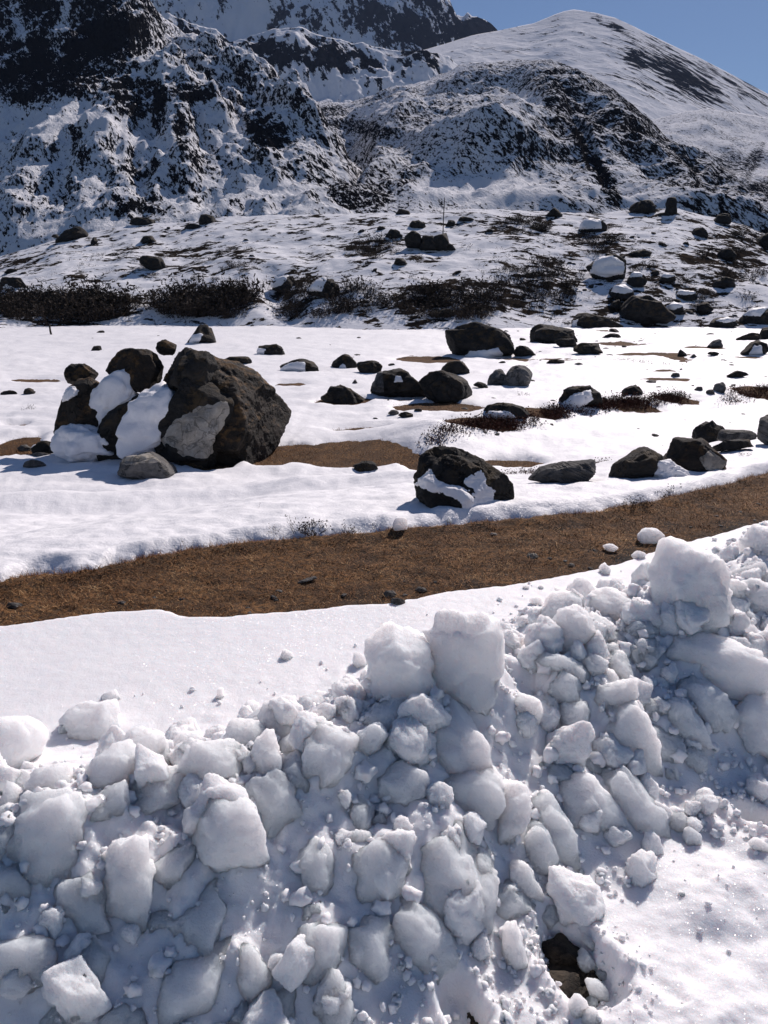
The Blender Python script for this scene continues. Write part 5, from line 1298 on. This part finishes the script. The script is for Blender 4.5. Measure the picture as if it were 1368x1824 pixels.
loose('pale pebble of snow in the dark shadow under the long slab, left', R3, [(376, 1105), (390, 1085), (412, 1105), (400, 1120)])
loose('pale pebble of snow in the dark shadow under the long slab, right', R3, [(482, 1112), (492, 1088), (506, 1095), (498, 1122)])
loose('upright ice shard beside the foot of the triangular block', R3, [(828, 640), (836, 602), (848, 606), (860, 672), (846, 670)])
loose('white chip beside the upright ice shard', R3, [(786, 640), (796, 612), (826, 616), (824, 660), (800, 660)])
loose('thin white chip in the crack by the tall pale slab', R3, [(722, 580), (734, 568), (750, 600), (742, 612)])
loose('small grey pebble of snow alone on the flat foreground', R3, [(852, 1206), (866, 1194), (886, 1206), (874, 1218)])
loose('snow lump bridging over the dark hole', R3, [(362, 1522), (410, 1472), (473, 1560), (473, 1590), (378, 1545)], push=0, sub=4)
loose('snow lump on the upper rim of the dark hole', R3, [(402, 1432), (420, 1398), (473, 1470), (452, 1486)], sub=4)
loose('snow lump on the right rim of the dark hole', R3, [(416, 1625), (450, 1602), (518, 1650), (514, 1715), (438, 1696)], sub=4)
loose('snow lump at the lower rim of the dark hole, pointed one', R3, [(340, 1735), (395, 1680), (420, 1740), (390, 1790), (350, 1780)], sub=4)
loose('snow lump at the lower right rim of the dark hole', R3, [(418, 1720), (440, 1690), (476, 1700), (472, 1745), (430, 1745)])
loose('round snow lump below the lower rim of the hole', R3, [(398, 1800), (420, 1745), (470, 1770), (480, 1824), (410, 1824)])
loose('small snow lump right of the hole among crumbs', R3, [(470, 1590), (490, 1572), (526, 1585), (520, 1615), (480, 1610)])
loose('snow lump standing in the turf side snow below the black boulder, left', C6, [(60, 382), (70, 352), (110, 358), (114, 396), (70, 402)])
loose('pointed snow chip at the foot of the black boulder', C6, [(246, 374), (256, 348), (268, 372)])

# dark rock showing in the holes
for (hx, hy), lab, sc in ((_hole, 'dark wet rock showing in the largest hole of the foreground snow', 1.0), (_hole2, 'dark rock showing in the hole at the bottom edge', .8), (_hole3, 'dark rock showing in the hole at the right edge', .8)):
    _seed[0] += 1
    Rr = np.random.default_rng(_seed[0]); pl = []
    for _ in range(14):
        nn = Rr.normal(size=3); nn /= np.linalg.norm(nn); pl.append((nn, .075 * Rr.uniform(.7, 1.1)))
    P, F = solid(pl, (1, 1, .6), 4, 14, [(.02, .06, 4, True), (.008, .02, 3, False)], _seed[0], bound=.1)
    o = link_mesh('rock', P * sc * np.array([1.3, 1.7, .5]), F, M_CREVICE); o.location = (hx, hy + .01, -0.03)
    tag(o, lab, 'rock')
    for q in range(6):
        _seed[0] += 1; pl = []
        for _ in range(9):
            nn = Rr.normal(size=3); nn /= np.linalg.norm(nn); pl.append((nn, .024 * Rr.uniform(.6, 1.1)))
        P, F = solid(pl, (1, 1, .7), 3, 18, [(.006, .02, 3, True)], _seed[0], bound=.035)
        a = Rr.uniform(0, 6.28); s_ = link_mesh('fragment', P * sc * Rr.uniform(.7, 1.6) * np.array([1.2, 1.0, .6]) + np.array([math.cos(a) * .055, math.sin(a) * .07, .028 + Rr.uniform(-.006, .012)]), F, M_CREVICE)
        s_.parent = o

# fillers: smaller broken lumps between the large ones
FILL = []
for i in range(14):
    Rr = np.random.default_rng(900 + i); pl = []
    for _ in range(int(Rr.integers(9, 14))):
        nn = Rr.normal(size=3); nn /= np.linalg.norm(nn); pl.append((nn, Rr.uniform(.62, 1.05)))
    ex = (1, Rr.uniform(.6, 1), Rr.uniform(.5, .9))
    ct = []
    for _ in range(5):
        nn = Rr.normal(size=3); nn /= np.linalg.norm(nn); ct.append((nn, Rr.uniform(.45, .75)))
    P, F = solid(pl, ex, 4, 14, [(.16, .9, 3, False), (.08, .3, 3, True), (.03, .12, 3, False)], 900 + i, cuts=ct, core=.75, patchy=.18)
    me_o = link_mesh('snow_lump', P * 0.05, F, M_FILL); FILL.append([me_o, False])
def filler(x, y, r, label, group, sink=.25):
    z = float(bank_z(np.array([x]), np.array([y]))[0])
    k = int(R_.integers(0, 14)); o, used = FILL[k]
    if used: o = o.copy(); COL.objects.link(o)
    FILL[k][1] = True
    s = r / 0.05
    o.scale = (s, s, s); o.location = (x, y, z + r * (.55 - sink)); o.rotation_euler = tuple(R_.uniform(0, 6.28, 3))
    tag(o, label, 'snow lump', group)
cnt = 0
while cnt < 240:
    x = R_.uniform(-1.5, 2.9); y = R_.uniform(.7, 5.5); t = float(heap_t(x, y))
    if not (-0.02 < t < (0.95 if x < .4 else .72)) or abs(x) > .52 * y + .35: continue
    r = 0.022 + R_.exponential(.022)
    u_ = x / (y + .4)
    side = 'far left' if u_ < -.24 else 'left centre' if u_ < -.05 else 'middle' if u_ < .1 else 'right centre' if u_ < .26 else 'far right'
    lvl = 'low at the front' if t < .33 else 'half way up' if t < .6 else 'near the back edge'
    filler(x, y, min(r, .085) * (0.75 + .25 * y / 2.5), ('smaller broken lump between heap blocks, ' + side + ', ' + lvl), 'small lumps between the heap blocks', .3)
    cnt += 1
# crumbs: nobody could count them
vA, fA = ico(1); vB, fB = ico(0); V = []; F = []; k = 0
def crumb(x, y, r, z=None):
    global k
    if z is None: z = float(bank_z(np.array([x]), np.array([y]))[0])
    v0, f0 = (vA, fA) if r > .007 else (vB, fB)
    q = v0 * R_.uniform(.65, 1.3, (len(v0), 1)) * r * R_.uniform(.6, 1.2, 3) + np.array([x, y, z + r * .45])
    V.append(q); F.append(f0 + k); k += len(v0)
XS, YS, RS = [], [], []
while len(XS) < 3300:
    x = R_.uniform(-1.6, 3.2); y = R_.uniform(.75, 6); t = float(heap_t(x, y)); u = R_.random()
    if t < -.35 or t > 1.35 or abs(x) > .52 * y + .3: continue
    if t < 0 and u > .35 * math.exp(t * 9) + .05: continue
    if t > .9 and u > .5 * math.exp(-(t - .9) * 9): continue
    XS.append(x); YS.append(y); RS.append((.0025 + min(R_.exponential(.0032), .018)) * (.6 + .2 * y))
for (hx, hy) in (_hole, _hole2, _hole3):
    for _ in range(170):
        a = R_.uniform(0, 6.283); q = R_.uniform(.075, .2); XS.append(hx + math.cos(a) * q * .9); YS.append(hy + math.sin(a) * q); RS.append(.002 + min(R_.exponential(.004), .014))
while len(XS) < 5200:
    x = R_.uniform(-1.6, 3.0); y = R_.uniform(.75, 5); t = float(heap_t(x, y))
    if not 0 < t < .85 or abs(x) > .52 * y + .3: continue
    XS.append(x); YS.append(y); RS.append((.006 + min(R_.exponential(.006), .022)) * (.6 + .2 * y))
ZS = bank_z(np.array(XS), np.array(YS))
for x, y, r, z in zip(XS, YS, RS, ZS): crumb(x, y, r, float(z))
o = link_mesh('snow_crumbs', np.concatenate(V), np.concatenate(F), M_CRUMB)
tag(o, 'fine snow crumbs strewn over and around the heap', 'snow crumbs', kind='stuff')

# thin blue air between the road and the far peaks
hz_m = bpy.data.materials.new('thin_air'); hz_m.use_nodes = True
hz_m.node_tree.nodes.remove(hz_m.node_tree.nodes['Principled BSDF'])
pv = hz_m.node_tree.nodes.new('ShaderNodeVolumePrincipled')
pv.inputs['Color'].default_value = (0.45, 0.62, 1.0, 1); pv.inputs['Density'].default_value = 0.00006
hz_m.node_tree.links.new(pv.outputs[0], hz_m.node_tree.nodes['Material Output'].inputs['Volume'])
X0, X1, Y0, Y1, Z0, Z1 = -3000, 3000, -60, 2600, -260, 1100
hv = [(x, y, z) for z in (Z0, Z1) for x, y in ((X0, Y0), (X1, Y0), (X1, Y1), (X0, Y1))]
hf = [(3, 2, 1, 0), (4, 5, 6, 7), (0, 1, 5, 4), (1, 2, 6, 5), (2, 3, 7, 6), (3, 0, 4, 7)]
tag(link_mesh('haze', hv, hf, hz_m, smooth_shade=False), 'thin blue mountain air in front of the far peaks', 'haze', kind='stuff')
